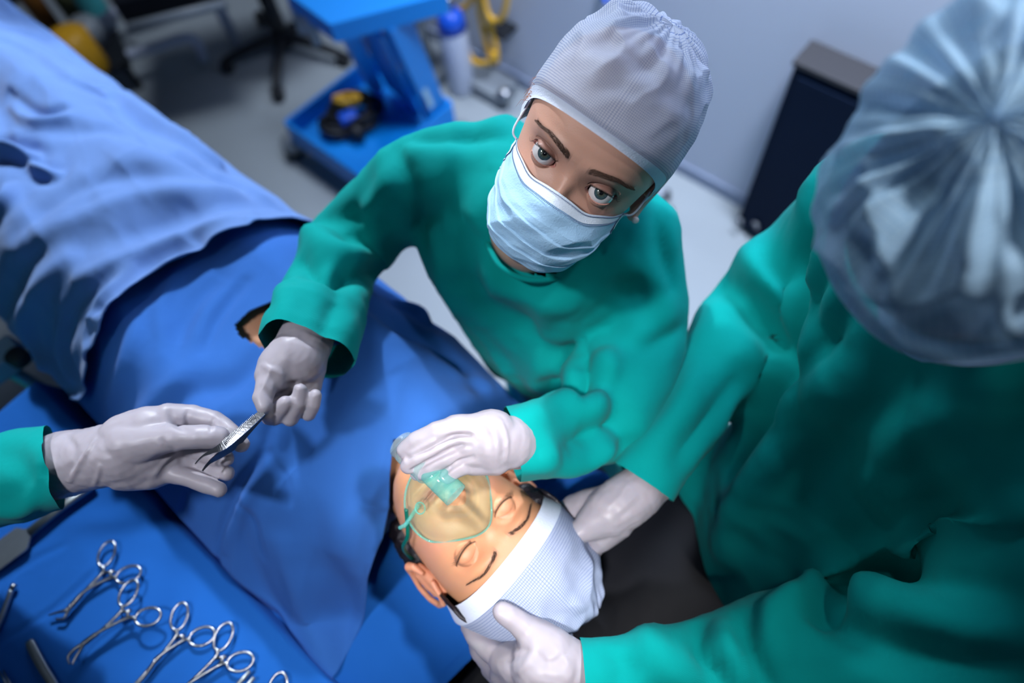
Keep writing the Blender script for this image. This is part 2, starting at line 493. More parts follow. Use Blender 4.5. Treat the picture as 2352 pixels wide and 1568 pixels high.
def cloth_patch(u0f, u1f, v0, v1, nu, nv, extra, lift=None, skew=0.):
    vs = []; fs = []; uvs = []
    for j in range(nv + 1):
        v = v0 + (v1 - v0) * j / nv; a = u0f(v); b = u1f(v)
        for i in range(nu + 1):
            s = i / nu; u = a + (b - a) * s
            z = HB(u, v, extra) + (lift(u, v, s) if lift else 0)
            hang = max(0, (-.255 - v)) ; hf = max(0, v - .175)
            vv = v + hang * .72 - hf * .85                      # the skirts hang down nearly plumb
            vs.append(TW(u, vv, z)); uvs.append((u, v))
    for j in range(nv):
        for i in range(nu):
            k = j * (nu + 1) + i; fs.append((k, k + 1, k + nu + 2, k + nu + 1))
    return mesh_from('cloth', vs, fs)


def folds(me, amp, fr, ang, seed, ridge=1., mask=None):
    """long soft folds running at an angle in the table frame"""
    ca, sa = math.cos(ang), math.sin(ang)
    for vt in me.vertices:
        u, v = uv_of(vt.co); a = u * ca + v * sa; b = -u * sa + v * ca
        n1 = noise.noise(Vector((a * fr * .28, b * fr, seed)))
        n2 = noise.noise(Vector((a * fr * .7 + 9, b * fr * 2.1, seed + 5)))
        h = (1 - abs(n1) * 2.2) * ridge * .6 + n2 * .5
        k = mask(u, v) if mask else 1
        vt.co.z += amp * h * k
    me.update()


def thicken(o, th=.0016):
    md = o.modifiers.new('thickness', 'SOLIDIFY'); md.thickness = th; md.offset = 1


# edge where the lower drape overlaps the upper one, and the neck edge of the upper one
EB = edge_u([(700, 545), (600, 560), (500, 590), (430, 630), (360, 675), (310, 725), (270, 790), (240, 860), (215, 940), (205, 975)])
EN = edge_u([(780, 1545), (815, 1470), (842, 1390), (850, 1330), (885, 1240), (900, 1170), (900, 1100), (908, 1015), (960, 1010), (1060, 1020), (1150, 1040), (1215, 1040)])
def fB(v): return interp(v, EB)
def fN(v): return interp(v, EN)
print('EB', [(round(a, 3), round(b, 3)) for a, b in EB]); print('EN', [(round(a, 3), round(b, 3)) for a, b in EN])

# upper-body drape
mA = cloth_patch(fN, lambda v: fB(v) + .12, -.40, .36, 330, 280, .004)
folds(mA, .008, 5.5, .5, 3.1); folds(mA, .004, 13, 1.2, 6.1)
# lower-body drape, folded hem lying over the upper one
def liftB(u, v, s): return .012 * math.exp(-((u - fB(v)) / .02) ** 2) + .006
mB = cloth_patch(fB, lambda v: 1.95, -.42, .36, 420, 260, .014, liftB)
folds(mB, .017, 4.6, .9, 1.7)
folds(mB, .010, 9, .55, 4.7); folds(mB, .004, 20, .2, 2.7)

# ------------------------------------------------------------------ heads
def _curve(zs, pts, k=9):
    pts = sorted(pts); y = np.interp(zs, [p[0] for p in pts], [p[1] for p in pts])
    ker = np.hanning(k + 2)[1:-1]; ker /= ker.sum(); yp = np.pad(y, k // 2, mode='edge'); return np.convolve(yp, ker, mode='valid')[:len(zs)]


EX, EY, ER = .0315, -.0655, .0122


def lid_curves(xl, up, lo, hw=.0150):
    """xl: distance from the eye's centre, outward positive"""
    q = np.clip(1 - (xl / hw) ** 2, 0, None)
    tilt = xl * .10
    return up * q ** .62 + tilt, -lo * q ** .75 + tilt


def head_mesh(closed=False, up=.0066, lo=.0062, tone=(.60, .36, .26), lid_tone=(.30, .16, .13), NR=440, NC=440, liner=.8, lips=(.45, .14, .13), browz=.0175, browk=.55):
    zs = np.linspace(-.1175, .119, NR)
    s = np.linspace(-1, 1, NC, endpoint=False); a = -math.pi / 2 + math.pi * s * (.42 + .58 * s * s)
    W = _curve(zs, [(-.1175, .002), (-.112, .022), (-.10, .036), (-.085, .046), (-.07, .054), (-.05, .0605), (-.02, .067), (.01, .0715), (.04, .0745), (.06, .073), (.08, .065), (.10, .049), (.112, .028), (.119, .002)], 21)
    Fy = _curve(zs, [(-.1175, -.052), (-.112, -.070), (-.10, -.0785), (-.088, -.0785), (-.075, -.0775), (-.06, -.081), (-.045, -.0815), (-.03, -.0805), (-.01, -.080), (.005, -.0805), (.02, -.0845), (.035, -.0855), (.055, -.083), (.075, -.074), (.092, -.058), (.108, -.033), (.119, .004)], 19)
    By = _curve(zs, [(-.1175, -.045), (-.105, -.01), (-.085, .03), (-.06, .058), (-.03, .08), (0, .095), (.03, .103), (.06, .098), (.085, .08), (.105, .048), (.119, .008)], 21)
    A, Zg = np.meshgrid(a, zs); Wg = W[:, None]; yc = np.full_like(Wg, .012) ; yc = np.minimum(np.maximum(yc, Fy[:, None] + .004), By[:, None] - .002)
    ca, sa = np.cos(A), np.sin(A)
    x = Wg * np.sign(ca) * np.abs(ca) ** .86
    y = np.where(sa < 0, yc + (Fy[:, None] - yc) * -1 * -np.abs(sa) ** .95, yc + (By[:, None] - yc) * np.abs(sa) ** .95)
    z = Zg.copy(); front = np.clip(-(y - yc) / .05, 0, 1) * (sa < 0)
    G = lambda cx, cz, sx, sz: np.exp(-((x - cx) / sx) ** 2 - ((z - cz) / sz) ** 2)
    ax = np.abs(x)
    d = np.zeros_like(x)
    # nose
    hz = np.interp(z, [-.062, -.053, -.047, -.041, -.034, -.022, -.010, 0, .010, .02], [0, .003, .0165, .0215, .020, .0135, .0075, .0030, .001, 0])
    sw = np.interp(z, [-.055, -.044, -.030, -.012, .01], [.0105, .0105, .0085, .0070, .0095])
    d -= hz * np.exp(-(ax / sw) ** 2.4)
    d -= .0085 * np.exp(-((ax - .0135) / .0055) ** 2 - ((z + .045) / .0068) ** 2)
    d += .0075 * np.exp(-((ax - .0065) / .0030) ** 2 - ((z + .0515) / .0030) ** 2)
    # sockets, brow ridge, cheeks, temples, chin
    d += .0085 * np.exp(-((ax - .029) / .017) ** 2 - ((z - .001) / .0125) ** 2)
    d -= .0042 * np.exp(-((ax - .030) / .021) ** 2 - ((z - .0195) / .0075) ** 2)
    d -= .0045 * np.exp(-((ax - .042) / .020) ** 2 - ((z + .033) / .019) ** 2)
    d -= .0055 * np.exp(-(ax / .016) ** 2 - ((z + .098) / .012) ** 2)
    d += .0035 * np.exp(-(ax / .03) ** 2 - ((z + .083) / .0060) ** 2)
    # lips
    lw_ = np.clip(1 - (ax / .026) ** 2, 0, 1) ** .6
    d -= .0060 * lw_ * np.exp(-((z + .0655) / .0036) ** 2)
    d -= .0068 * lw_ * np.exp(-((z + .0735) / .0042) ** 2)
    d += .0038 * (ax < .030) * np.exp(-((z + .0693) / .0012) ** 2)
    d += .0012 * np.exp(-(ax / .003) ** 2 - ((z + .057) / .004) ** 2)
    y = y + d * front
    # eyelids over the eyeballs
    xl = ax - EX; rho2 = xl ** 2 + z ** 2
    lid = EY + (.0022 if closed else 0) - np.sqrt(np.clip((ER + .0011) ** 2 - rho2, 0, None))
    blend = np.clip((.0131 ** 2 - rho2) / .0131 ** 2 * 4, 0, 1)
    ks = .0075 if closed else .0022
    hh = np.clip(.5 + .5 * (y - lid) / ks, 0, 1); sm = y * (1 - hh) + lid * hh - ks * hh * (1 - hh)
    y = np.where((rho2 < .0131 ** 2) & (front > 0), sm * blend + y * (1 - blend), y)
    zu, zl = lid_curves(xl, up, lo)
    ins = np.minimum(zu - z, z - zl); ins = np.where(np.abs(xl) > .0150, -.01, ins)
    col = np.ones((*x.shape, 3)) * np.array(tone)
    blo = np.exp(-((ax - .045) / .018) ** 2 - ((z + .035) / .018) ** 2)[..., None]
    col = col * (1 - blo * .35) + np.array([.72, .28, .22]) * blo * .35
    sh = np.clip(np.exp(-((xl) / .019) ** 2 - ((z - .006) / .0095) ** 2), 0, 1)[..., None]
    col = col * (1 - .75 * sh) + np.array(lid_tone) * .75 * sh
    lipm = (lw_ * np.exp(-((z + .0697) / .0075) ** 4))[..., None] * (ax < .026)[..., None]
    col = col * (1 - lipm * .8) + np.array(lips) * lipm * .8
    nm = (np.exp(-(ax / .02) ** 2 - ((z + .044) / .015) ** 2) * .25)[..., None]
    col = col * (1 - nm) + np.array([.65, .25, .18]) * nm
    sb = np.clip((ax - .010) / .043, 0, 1); zbr = browz + .0065 * np.sin(np.minimum(1, sb * 1.25) * math.pi * .62) - .0042 * np.clip(sb - .6, 0, 1) / .4
    bm_ = (np.exp(-((z - zbr) / (.0042 * (1 - .6 * sb))) ** 2) * (ax > .009) * (ax < .054) * browk)[..., None]
    col = col * (1 - bm_) + np.array([.10, .055, .045]) * bm_
    if not closed:
        cf = np.clip((.0136 - np.abs(xl)) / .0022, 0, 1)
        y = y + (.0012 + .0085 * cf) * np.clip((ins + .0001) / .0007, 0, 1) * (front > 0)
        pk = (np.clip((ins + .0002) / .0006, 0, 1) * (1 - cf))[..., None]; col = col * (1 - pk) + np.array([.48, .20, .18]) * pk
        cr = np.exp(-((z - zu - .0042) / .0010) ** 2) * (np.abs(xl) < .0150)
        y = y + .0013 * cr * front
        e = (np.exp(-(ins / .0010) ** 2) * (z > (zu + zl) / 2) * (np.abs(xl) < .0152))[..., None] * liner
        col = col * (1 - e) + np.array([.02, .012, .01]) * e
        e2 = (np.exp(-(ins / .0009) ** 2) * (z <= (zu + zl) / 2) * (np.abs(xl) < .0152))[..., None] * .6
        col = col * (1 - e2) + np.array([.40, .14, .12]) * e2
        c2 = (cr * .5)[..., None]; col = col * (1 - c2) + np.array([.12, .06, .05]) * c2
    else:
        zc = -.0052 * np.clip(1 - (xl / .0155) ** 2, 0, 1) ** .8 + xl * .06
        m_ = (np.abs(xl) < .0155) & (front > 0)
        y = y + .0016 * np.exp(-((z - zc) / .0008) ** 2) * m_
        cr = np.exp(-((z - .0068 + .9 * xl ** 2 / .03) / .0009) ** 2) * m_
        y = y + .0003 * cr
        e = (np.exp(-((z - zc) / .0008) ** 2) * m_)[..., None] * .95
        col = col * (1 - e) + np.array([.008, .005, .005]) * e
        c2 = (cr * .22)[..., None]; col = col * (1 - c2) + np.array([.16, .08, .05]) * c2
    P = np.stack([x, y, z], -1).reshape(-1, 3)
    fs = []
    for j in range(NR - 1):
        b = j * NC
        fs += [(b + i, b + (i + 1) % NC, b + NC + (i + 1) % NC, b + NC + i) for i in range(NC)]
    fs.append(list(range(NC))[::-1]); fs.append([(NR - 1) * NC + i for i in range(NC)])
    me = bpy.data.meshes.new('head'); me.from_pydata(P.tolist(), [], fs)
    ca_ = me.color_attributes.new('Col', 'FLOAT_COLOR', 'POINT')
    c4 = np.concatenate([col.reshape(-1, 3), np.ones((len(P), 1))], 1).astype(np.float32)
    ca_.data.foreach_set('color', c4.ravel()); me.update()
    return me, (x, y, z)


def head_matrix(px, py, dep, upv, pitch, yaw=0., scale=1., anchor=(0, -.078, 0)):
    p = D(px, py, dep); n = (CAM - p).normalized()
    z0 = RC @ Vector((upv[0], upv[1], 0)); z0 = (z0 - z0.dot(n) * n).normalized()
    z = z0 * math.cos(pitch) + n * math.sin(pitch); f = n * math.cos(pitch) - z0 * math.sin(pitch)
    y = -f; x = y.cross(z)
    R3 = Matrix((x, y, z)).transposed() @ Matrix.Rotation(yaw, 3, 'Z')
    return Matrix.Translation(p) @ (R3 * scale).to_4x4() @ Matrix.Translation(-Vector(anchor))


def eye_mat(name, iris_in, iris_out):
    m = mat(name, (.8, .78, .76), rough=.06, spec=.6, coat=1.0); nt = m.node_tree; b = nt.nodes['Principled BSDF']
    a = nt.nodes.new('ShaderNodeVertexColor'); a.layer_name = 'Col'; nt.links.new(a.outputs['Color'], b.inputs['Base Color'])
    return m


M['eye'] = eye_mat('eye_surface', 0, 0)


def eyeball(name, side, MW, gaze_world, parent):
    """eyeball with sclera, iris and pupil coloured by angle from the gaze"""
    c = MW @ Vector((side * EX, EY, 0)); g = (gaze_world - c).normalized(); R_ = ER * MW.to_scale().x
    q = g.to_track_quat('Z', 'Y').to_matrix(); n1, n2 = 60, 64; vs = [q @ Vector((0, 0, R_ * 1.0)) + c]; cl = [(.004, .004, .005, 1)]; rnd = random.Random(3)
    ph = [rnd.random() for _ in range(n2)]
    for i in range(1, n1 + 1):
        th = (i / n1) ** 1.2 * math.pi * .72; ri = math.sin(th) * ER
        bulge = .0003 * max(0, 1 - (ri / .0066) ** 2) * (th < 1.2)
        for k in range(n2):
            a = 2 * math.pi * k / n2
            vs.append(q @ (Vector((math.sin(th) * math.cos(a), math.sin(th) * math.sin(a), math.cos(th))) * (R_ + bulge)) + c)
            if th > 1.2 or ri > .0064: r3 = (.62, .60, .61)
            elif ri > .0056: r3 = (.03, .05, .065)
            elif ri > .0022:
                f = (ri - .0022) / .0034; s_ = .75 + .5 * ph[k]
                r3 = tuple(s_ * (p * (1 - f) + o * f) for p, o in zip((.06, .065, .04), (.04, .085, .105)))
            else: r3 = (.004, .004, .005)
            cl.append((*r3, 1))
    fs = [(0, 1 + k, 1 + (k + 1) % n2) for k in range(n2)]
    for i in range(n1 - 1):
        for k in range(n2):
            a = 1 + i * n2; fs.append((a + k, a + n2 + k, a + n2 + (k + 1) % n2, a + (k + 1) % n2))
    me = mesh_from(name, vs, fs); at = me.color_attributes.new('Col', 'FLOAT_COLOR', 'POINT')
    at.data.foreach_set('color', np.array(cl, np.float32).ravel())
    return link(name, me, M['eye'], parent)


def surf_at(grid, x0, z0):
    x, y, z = grid; j = int(np.argmin(abs(z[:, 0] - z0))); row = x[j]; fr = y[j] < 0
    i = int(np.argmin(np.where(fr, abs(row - x0), 9))); return y[j, i]


def brow(name, side, grid, MW, parent, thick=1., m=None, z0=.0175, n=520):
    bm = bmesh.new(); rnd = random.Random(5 + side)
    for k in range(n):
        s = rnd.random(); xx = .0105 + s * .042; arch = .0065 * math.sin(min(1, s * 1.25) * math.pi * .62) - .0042 * max(0, s - .6) / .4
        wd = .0046 * (1 - s * .72) * thick
        zz = z0 + arch + (rnd.random() - .5) * wd * 1.6
        yy = surf_at(grid, side * xx, zz) - .0003
        L = .0052 * (1 - .3 * s); dx = math.cos(.9 - 1.3 * s) ; dz = math.sin(.9 - 1.3 * s)
        p0 = Vector((side * xx, yy, zz)); p1 = p0 + Vector((side * dx * L * .5, -.0006, dz * L * .5)); p2 = p0 + Vector((side * dx * L, 0.0, dz * L * .75 + .0))
        tube(bm, [MW @ p0, MW @ p1, MW @ p2], [.00012, .00010, .00004], 4)
    return link(name, bm_mesh(name, bm), m or M['brow'], parent)


def lashes(name, side, MW, parent, up, lo, closed=False, L=.0075):
    bm = bmesh.new(); rnd = random.Random(9)
    for k in range(46):
        xl = -.0125 + .0275 * k / 45
        q = max(0, 1 - (xl / .0152) ** 2)
        if closed: zz = -.0052 * q ** .8 + xl * .06; zd = -1
        else: zz = up * q ** .62 + xl * .10; zd = 1
        yy = EY - math.sqrt(max(0, (ER + .0011) ** 2 - xl * xl - zz * zz))
        l = L * (.55 + .45 * (k / 45)) * (.8 + .4 * rnd.random())
        out = xl / .015 * .75
        p0 = Vector((side * (EX + xl), yy, zz)); p1 = p0 + Vector((side * out * l * .4, -l * .55, zd * (.10 if not closed else .45) * l)); p2 = p0 + Vector((side * out * l * .8, -l * .75, zd * .60 * l))
        tube(bm, [MW @ p0, MW @ p1, MW @ p2], [.00016, .00013, .00004], 4)
    if not closed:
        for k in range(14):
            xl = -.009 + .021 * k / 13; zz = -lo * max(0, 1 - (xl / .015) ** 2) ** .75 + xl * .10
            yy = EY - math.sqrt(max(0, (ER + .0011) ** 2 - xl * xl - zz * zz)); l = .0012
            p0 = Vector((side * (EX + xl), yy, zz)); p2 = p0 + Vector((side * xl / .015 * l * .5, -l * .6, -l * .7))
            tube(bm, [MW @ p0, MW @ p2], [.00008, .00003], 4)
    return link(name, bm_mesh(name, bm), M['lash'], parent)


def ear_mesh(side, MW, out=1.):
    ch = []
    c = Vector((side * .073, .018, -.008))
    def P(y, z, o): return MW @ (c + Vector((side * o * out, y, z)))
    s = MW.to_scale().x
    hel = [P(-.012, .004, .002), P(-.012, .018, .006), P(-.002, .029, .011), P(.011, .028, .015), P(.018, .015, .017), P(.015, -.003, .015), P(.006, -.018, .010), P(-.004, -.028, .006), P(-.010, -.024, .003), P(-.011, -.012, .002)]
    rr = [.0035, .0036, .0036, .0036, .0035, .0034, .0036, .0055, .0045, .003]
    ch.append([(*p, r * s) for p, r in zip(hel, rr)])
    ch.append([(*P(.004, .018, .006), .0052 * s), (*P(.006, .004, .007), .0055 * s), (*P(.0, -.012, .005), .0050 * s)])
    ch.append([(*P(.009, .016, .010), .0028 * s), (*P(.008, .0, .008), .003 * s), (*P(.0, -.013, .006), .0035 * s)])
    ch.append([(*P(-.004, .020, .001), .006 * s), (*P(0, .0, .0), .007 * s), (*P(-.004, -.018, 0), .006 * s)])
    ch.append([(*P(.006, .012, .003), .005 * s), (*P(.005, -.004, .003), .005 * s)])
    return blob(ch, .0012 * s, 3)


def color_mesh(me, c):
    at = me.color_attributes.new('Col', 'FLOAT_COLOR', 'POINT'); n = len(me.vertices)
    at.data.foreach_set('color', np.tile(np.array([*c, 1], np.float32), n))


def join_meshes(meshes):
    bm = bmesh.new()
    for m_ in meshes: bm.from_mesh(m_)
    return bm_mesh('joined', bm)


def grid_mesh(name, fn, nu, nv, uvs=(1, 1), closed_u=False):
    vs = []; fs = []; cu = nu if closed_u else nu + 1
    for j in range(nv + 1):
        for i in range(cu): vs.append(fn(i / nu, j / nv))
    for j in range(nv):
        for i in range(nu):
            a = j * cu + i; b = j * cu + (i + 1) % cu; fs.append((a, b, b + cu, a + cu))
    me = mesh_from(name, vs, fs); ul = me.uv_layers.new(name='UVMap')
    k = 0
    for j in range(nv):
        for i in range(nu):
            for (p, q) in ((i, j), (i + 1, j), (i + 1, j + 1), (i, j + 1)):
                ul.data[k].uv = (p / nu * uvs[0], q / nv * uvs[1]); k += 1
    return me


def cap_fn(MW, zf, zs_, zb, W=.083, Fy=-.095, By=.112, top=.155, apex=(0, .045), powr=.62, wr=.004, seed=0., bump=None):
    """puffed cap from its band to its crown. s goes round, t goes up"""
    ap = Vector((apex[0], apex[1], top))

    def f(s, t):
        a = 2 * math.pi * s; ca, sa = math.cos(a), math.sin(a)          # sa=-1 front
        z0 = zs_ + ((zf - zs_) * (-sa) ** .55 if sa < 0 else (zb - zs_) * sa * sa)
        k0 = .93 + .09 * sstep(0, .12, t)
        th = t * math.pi / 2; rad = max(0, math.cos(th)) ** powr * k0
        yc = .01; y0 = yc + (-(yc - Fy) * -sa if sa < 0 else (By - yc) * sa)
        cx, cy = apex[0] * t, yc * (1 - t) + apex[1] * t
        x = cx + W * math.copysign(abs(ca) ** .86, ca) * rad; y = cy + (y0 - yc) * rad
        z = z0 + (top - z0) * math.sin(th) ** .95
        p = Vector((x, y, z)); c = Vector((0, .02, .03)); n = (p - c).normalized()
        wv = 0
        pl = math.sin(a * 17 + 2.5 * math.sin(a * 3 + seed)) * .5 + math.sin(a * 29 + seed * 2) * .3
        wv += pl * wr * .9 * sstep(.45, .9, t) * (1 - .75 * sstep(.86, 1, t))
        nz = noise.noise(Vector((x * 26 + seed, y * 26, z * 26))); nz2 = noise.noise(Vector((x * 55, y * 55 + seed, z * 55)))
        wv += (1 - abs(nz) * 3) * wr * .75 * sstep(.12, .5, t) + nz2 * wr * .5 * sstep(.08, .4, t)
        if bump: wv += bump(a, t)
        return MW @ (p + n * wv)
    return f


def band_mesh(f, th=.0018, t1=.085):
    """folded hem strip round the cap's opening"""
    def g(s, t):
        p = f(s, t * t1); q = f(s, min(1, t * t1 + .02)); c = f(0, .3).lerp(f(.5, .3), .5)
        return p + (p - c).normalized() * th
    return g

# ------------------------------------------------------------------ the standing woman in a green gown
nurse = thing('person', (.08, .66, 0), 'person in green gown and light blue face mask looking up, passing the forceps', 'person')
MWn = head_matrix(1309, 408, .628, (.56, .83), math.radians(24), math.radians(0), scale=1.02)
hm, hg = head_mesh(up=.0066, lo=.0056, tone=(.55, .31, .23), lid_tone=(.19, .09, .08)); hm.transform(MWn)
neck = blob([[(*(MWn @ Vector((0, .03, -.05))), .052), (*(MWn @ Vector((0, .045, -.12))), .052), (*D(1230, 520, .80), .056)]], .006, 6)
color_mesh(neck, (.56, .33, .25))
ear = ear_mesh(1, MWn, .55); color_mesh(ear, (.60, .30, .24)); ear2 = ear_mesh(-1, MWn, .3); color_mesh(ear2, (.60, .30, .24))
hd = link('body', join_meshes([hm, neck, ear]), M['skin'], nurse)
GZ = CAM + Vector((0, 0, 0))
for s_ in (-1, 1):
    eyeball('eye', s_, MWn, GZ, nurse); brow('eyebrow', s_, hg, MWn, nurse, .85, mat('soft_brown_brow', (.09, .05, .035), rough=.7)); lashes('eyelashes', s_, MWn, nurse, .0066, .0056)


def cap_bump_n(a, t):
    b = 0
    return b


fcap = cap_fn(MWn, .050, -.022, -.03, W=.081, Fy=-.094, By=.120, top=.124, apex=(.0, .040), powr=.50, wr=.0055, seed=2.)
mc = grid_mesh('cap', fcap, 260, 130, (1, 1)); oc = link('cap', mc, M['cap'], nurse)
link('cap_band', grid_mesh('band', band_mesh(fcap, .0012, .065), 200, 8), M['band'], oc)


def hair_n(s, t):
    a = 2 * math.pi * s; th = t * math.pi / 2
    return MWn @ Vector((.0755 * math.copysign(abs(math.cos(a)) ** .86, math.cos(a)) * math.cos(th) ** .6, .014 + (.092 if math.sin(a) > 0 else .078) * math.sin(a) * math.cos(th) ** .6, (.034 if math.sin(a) < 0 else -.02) * abs(math.sin(a)) ** .5 + (-.004) * (1 - abs(math.sin(a)) ** .5) + .080 * math.sin(th)))
link('hair_under_cap', grid_mesh('hair', hair_n, 60, 30, closed_u=True), mat('auburn_hair', (.16, .06, .035), rough=.6, bump=.6, bscale=200), nurse)
# wisps of hair at the temple
bm = bmesh.new(); rnd = random.Random(4)
for k in range(70):
    p = MWn @ Vector((-.071 - .004 * rnd.random(), -.025 + .045 * rnd.random(), .012 + .03 * rnd.random()))
    d1 = (MWn.to_3x3() @ Vector((-.9, -.2 + rnd.random() * .6, -.5 + rnd.random()))).normalized(); L = .006 + .008 * rnd.random()
    d2 = (MWn.to_3x3() @ Vector((.2, -.4, -.8))).normalized()
    tube(bm, [p, p + d1 * L * .5 + d2 * L * .1, p + d1 * L * .7 + d2 * L * .7], [.00025, .0002, .00006], 4)
link('hair', bm_mesh('hair', bm), M['hair'], nurse)
bm = bmesh.new(); bmesh.ops.create_uvsphere(bm, u_segments=20, v_segments=14, radius=.0038, matrix=Matrix.Translation(MWn @ Vector((.0805, .004, -.0335))))
link('earring', bm_mesh('e', bm), M['pearl'], nurse)


def mask_fn(MW, zc=-.012, zs_=-.026, zbc=-.108, zbs=-.078, R0=.098, ang=80, off=0):
    def f(s, t):
        a = (s * 2 - 1); ph = math.radians(ang) * a; c = abs(a)
        zt = zc * (1 - c ** 1.3) + zs_ * c ** 1.3 - .004 * math.exp(-((c - .28) / .14) ** 2)
        zb_ = zbc * (1 - c ** 2.2) + zbs * c ** 2.2
        z = zt + (zb_ - zt) * t
        # radius: nose ridge near the top, full over the mouth, tucked under the chin
        Rf = interp(t, [(0, .088), (.10, .097), (.25, .1045), (.45, .105), (.65, .1015), (.82, .0955), (.93, .085), (1, .070)])
        ridge = math.exp(-(a / .16) ** 2) * interp(t, [(0, .004), (.12, .009), (.3, .009), (.6, .001), (1, 0)])
        Rs = interp(t, [(0, .073), (.5, .071), (1, .062)])
        k = sstep(.12, 1.0, c); R_ = Rf * (1 - k) + Rs * k + ridge
        pl = 0
        for tc, am in ((.34, .0022), (.52, .0024), (.70, .0022)):
            e = t - tc + .03 * math.sin(a * 4 + tc * 9); pl += am * (sstep(-.012, .0, e) - sstep(.0, .13, e)) * (1 - .35 * c)
        n1 = noise.noise(Vector((a * 3.2, t * 3.5, 1.3))); n2 = noise.noise(Vector((a * 6 + t * 5, t * 4 - a * 3, 7.7)))
        cr = (1 - abs(n1) * 4) * .0026 + n2 * .0028
        cr *= sstep(.06, .25, t) * (1 - .5 * c)
        R_ += pl + cr + off
        return MW @ Vector((R_ * math.sin(ph) * .90, -.002 - R_ * math.cos(ph) * .98, z))
    return f


fm = mask_fn(MWn)
mo = link('face_mask', grid_mesh('mask', fm, 200, 160), M['mask'], nurse); thicken(mo, .001)
fe = lambda s, t: fm(s, t * .085 - .008) + (fm(s, .3) - fm(.5, .3)) * 0 + (CAM - fm(s, t * .085)).normalized() * .0012
eo = link('top_hem', grid_mesh('hem', fe, 160, 4), M['mask_edge'], mo)
# stitching dots along the hem
bm = bmesh.new()
for row, tt in enumerate((.012, .088)):
    for k in range(150):
        s = .05 + .9 * k / 149; p = fm(s, tt); n = (CAM - p).normalized()
        bmesh.ops.create_icosphere(bm, subdivisions=1, radius=.0006, matrix=Matrix.Translation(p + n * .0021))
link('stitching', bm_mesh('st', bm), mat('stitch_thread', (.18, .24, .38)), mo)  # stitches in a darker blue
for s0, s1 in ((.0, .075), (.925, 1.)):
    fs_ = lambda s, t: fm(s0 + (s1 - s0) * s, t) + (fm(s0 + (s1 - s0) * s, t) - MWn @ Vector((0, .0, -.05))).normalized() * .0016
    link('side_hem', grid_mesh('hem', fs_, 8, 60), M['mask_edge'], mo)
for sd in (0, 1):
    sx = -1 if sd == 0 else 1
    for t_, z_ in ((.03, .018), (.80, -.03))[:1 + sd]:
        tube_obj('ear_loop', smooth_path([fm(sd, t_), MWn @ Vector((sx * (.0735 if t_ < .5 else .066), -.012 if t_ < .5 else .004, (z_ - .02) / 2 - .018)), MWn @ Vector((sx * .0745, .018, z_))], 8), .0011, M['band'], mo, 8)

# gown: torso, shoulders and two loose sleeves in one continuous surface
ch = []
ch.append(C((1150, 395, .86, .066), (1180, 470, .83, .062), (1290, 560, .83, .066), (1400, 560, .84, .060)))      # across the back and neck
ch.append(C((985, 395, .85, .048), (1100, 400, .86, .062), (1180, 470, .84, .066)))
ch.append(C((1400, 480, .90, .055), (1475, 545, .84, .048)))
ch.append(C((1130, 540, .88, .075), (1300, 620, .88, .09), (1420, 640, .90, .075)))                             # chest
ch.append(C((1150, 600, .92, .085), (1290, 700, 1.0, .12), (1330, 800, 1.12, .125), (1330, 850, 1.30, .13)))
ch.append(C((1060, 560, .90, .06), (1120, 640, .98, .07), (1250, 780, 1.1, .10)))
ch.append(C((1440, 620, .90, .06), (1400, 760, 1.05, .08)))
hipw = D(1330, 850, 1.30)
ch.append([(*hipw, .14), (hipw.x, hipw.y + .03, .55, .15), (hipw.x, hipw.y + .04, .30, .16)])
# right sleeve (left in the picture)
ch.append(C((985, 400, .85, .048), (930, 425, .86, .048), (865, 480, .90, .050), (790, 560, .94, .052), (775, 590, .92, .053), (745, 690, .84, .053), (712, 775, .765, .050), (695, 830, .73, .048)))
ch.append(C((940, 480, .90, .045), (860, 540, .94, .040)))
# left sleeve
ch.append(C((1475, 545, .84, .048), (1495, 680, .86, .046), (1470, 800, .865, .052), (1425, 910, .85, .055), (1385, 965, .835, .053), (1290, 1000, .785, .044), (1180, 1022, .735, .042), (1110, 1032, .71, .040)))
ch.append(C((1400, 850, .86, .05), (1350, 930, .83, .045)))
cutR = D(700, 812, .755); dR = D(690, 850, .735) - D(730, 740, .77)
cutL = D(1180, 1024, .733); dL = D(1110, 1038, .73) - D(1290, 1000, .74)
gm = blob(ch, .0062, 9, cuts=[(cutR, dR, .10), (cutL, dL, .08)])
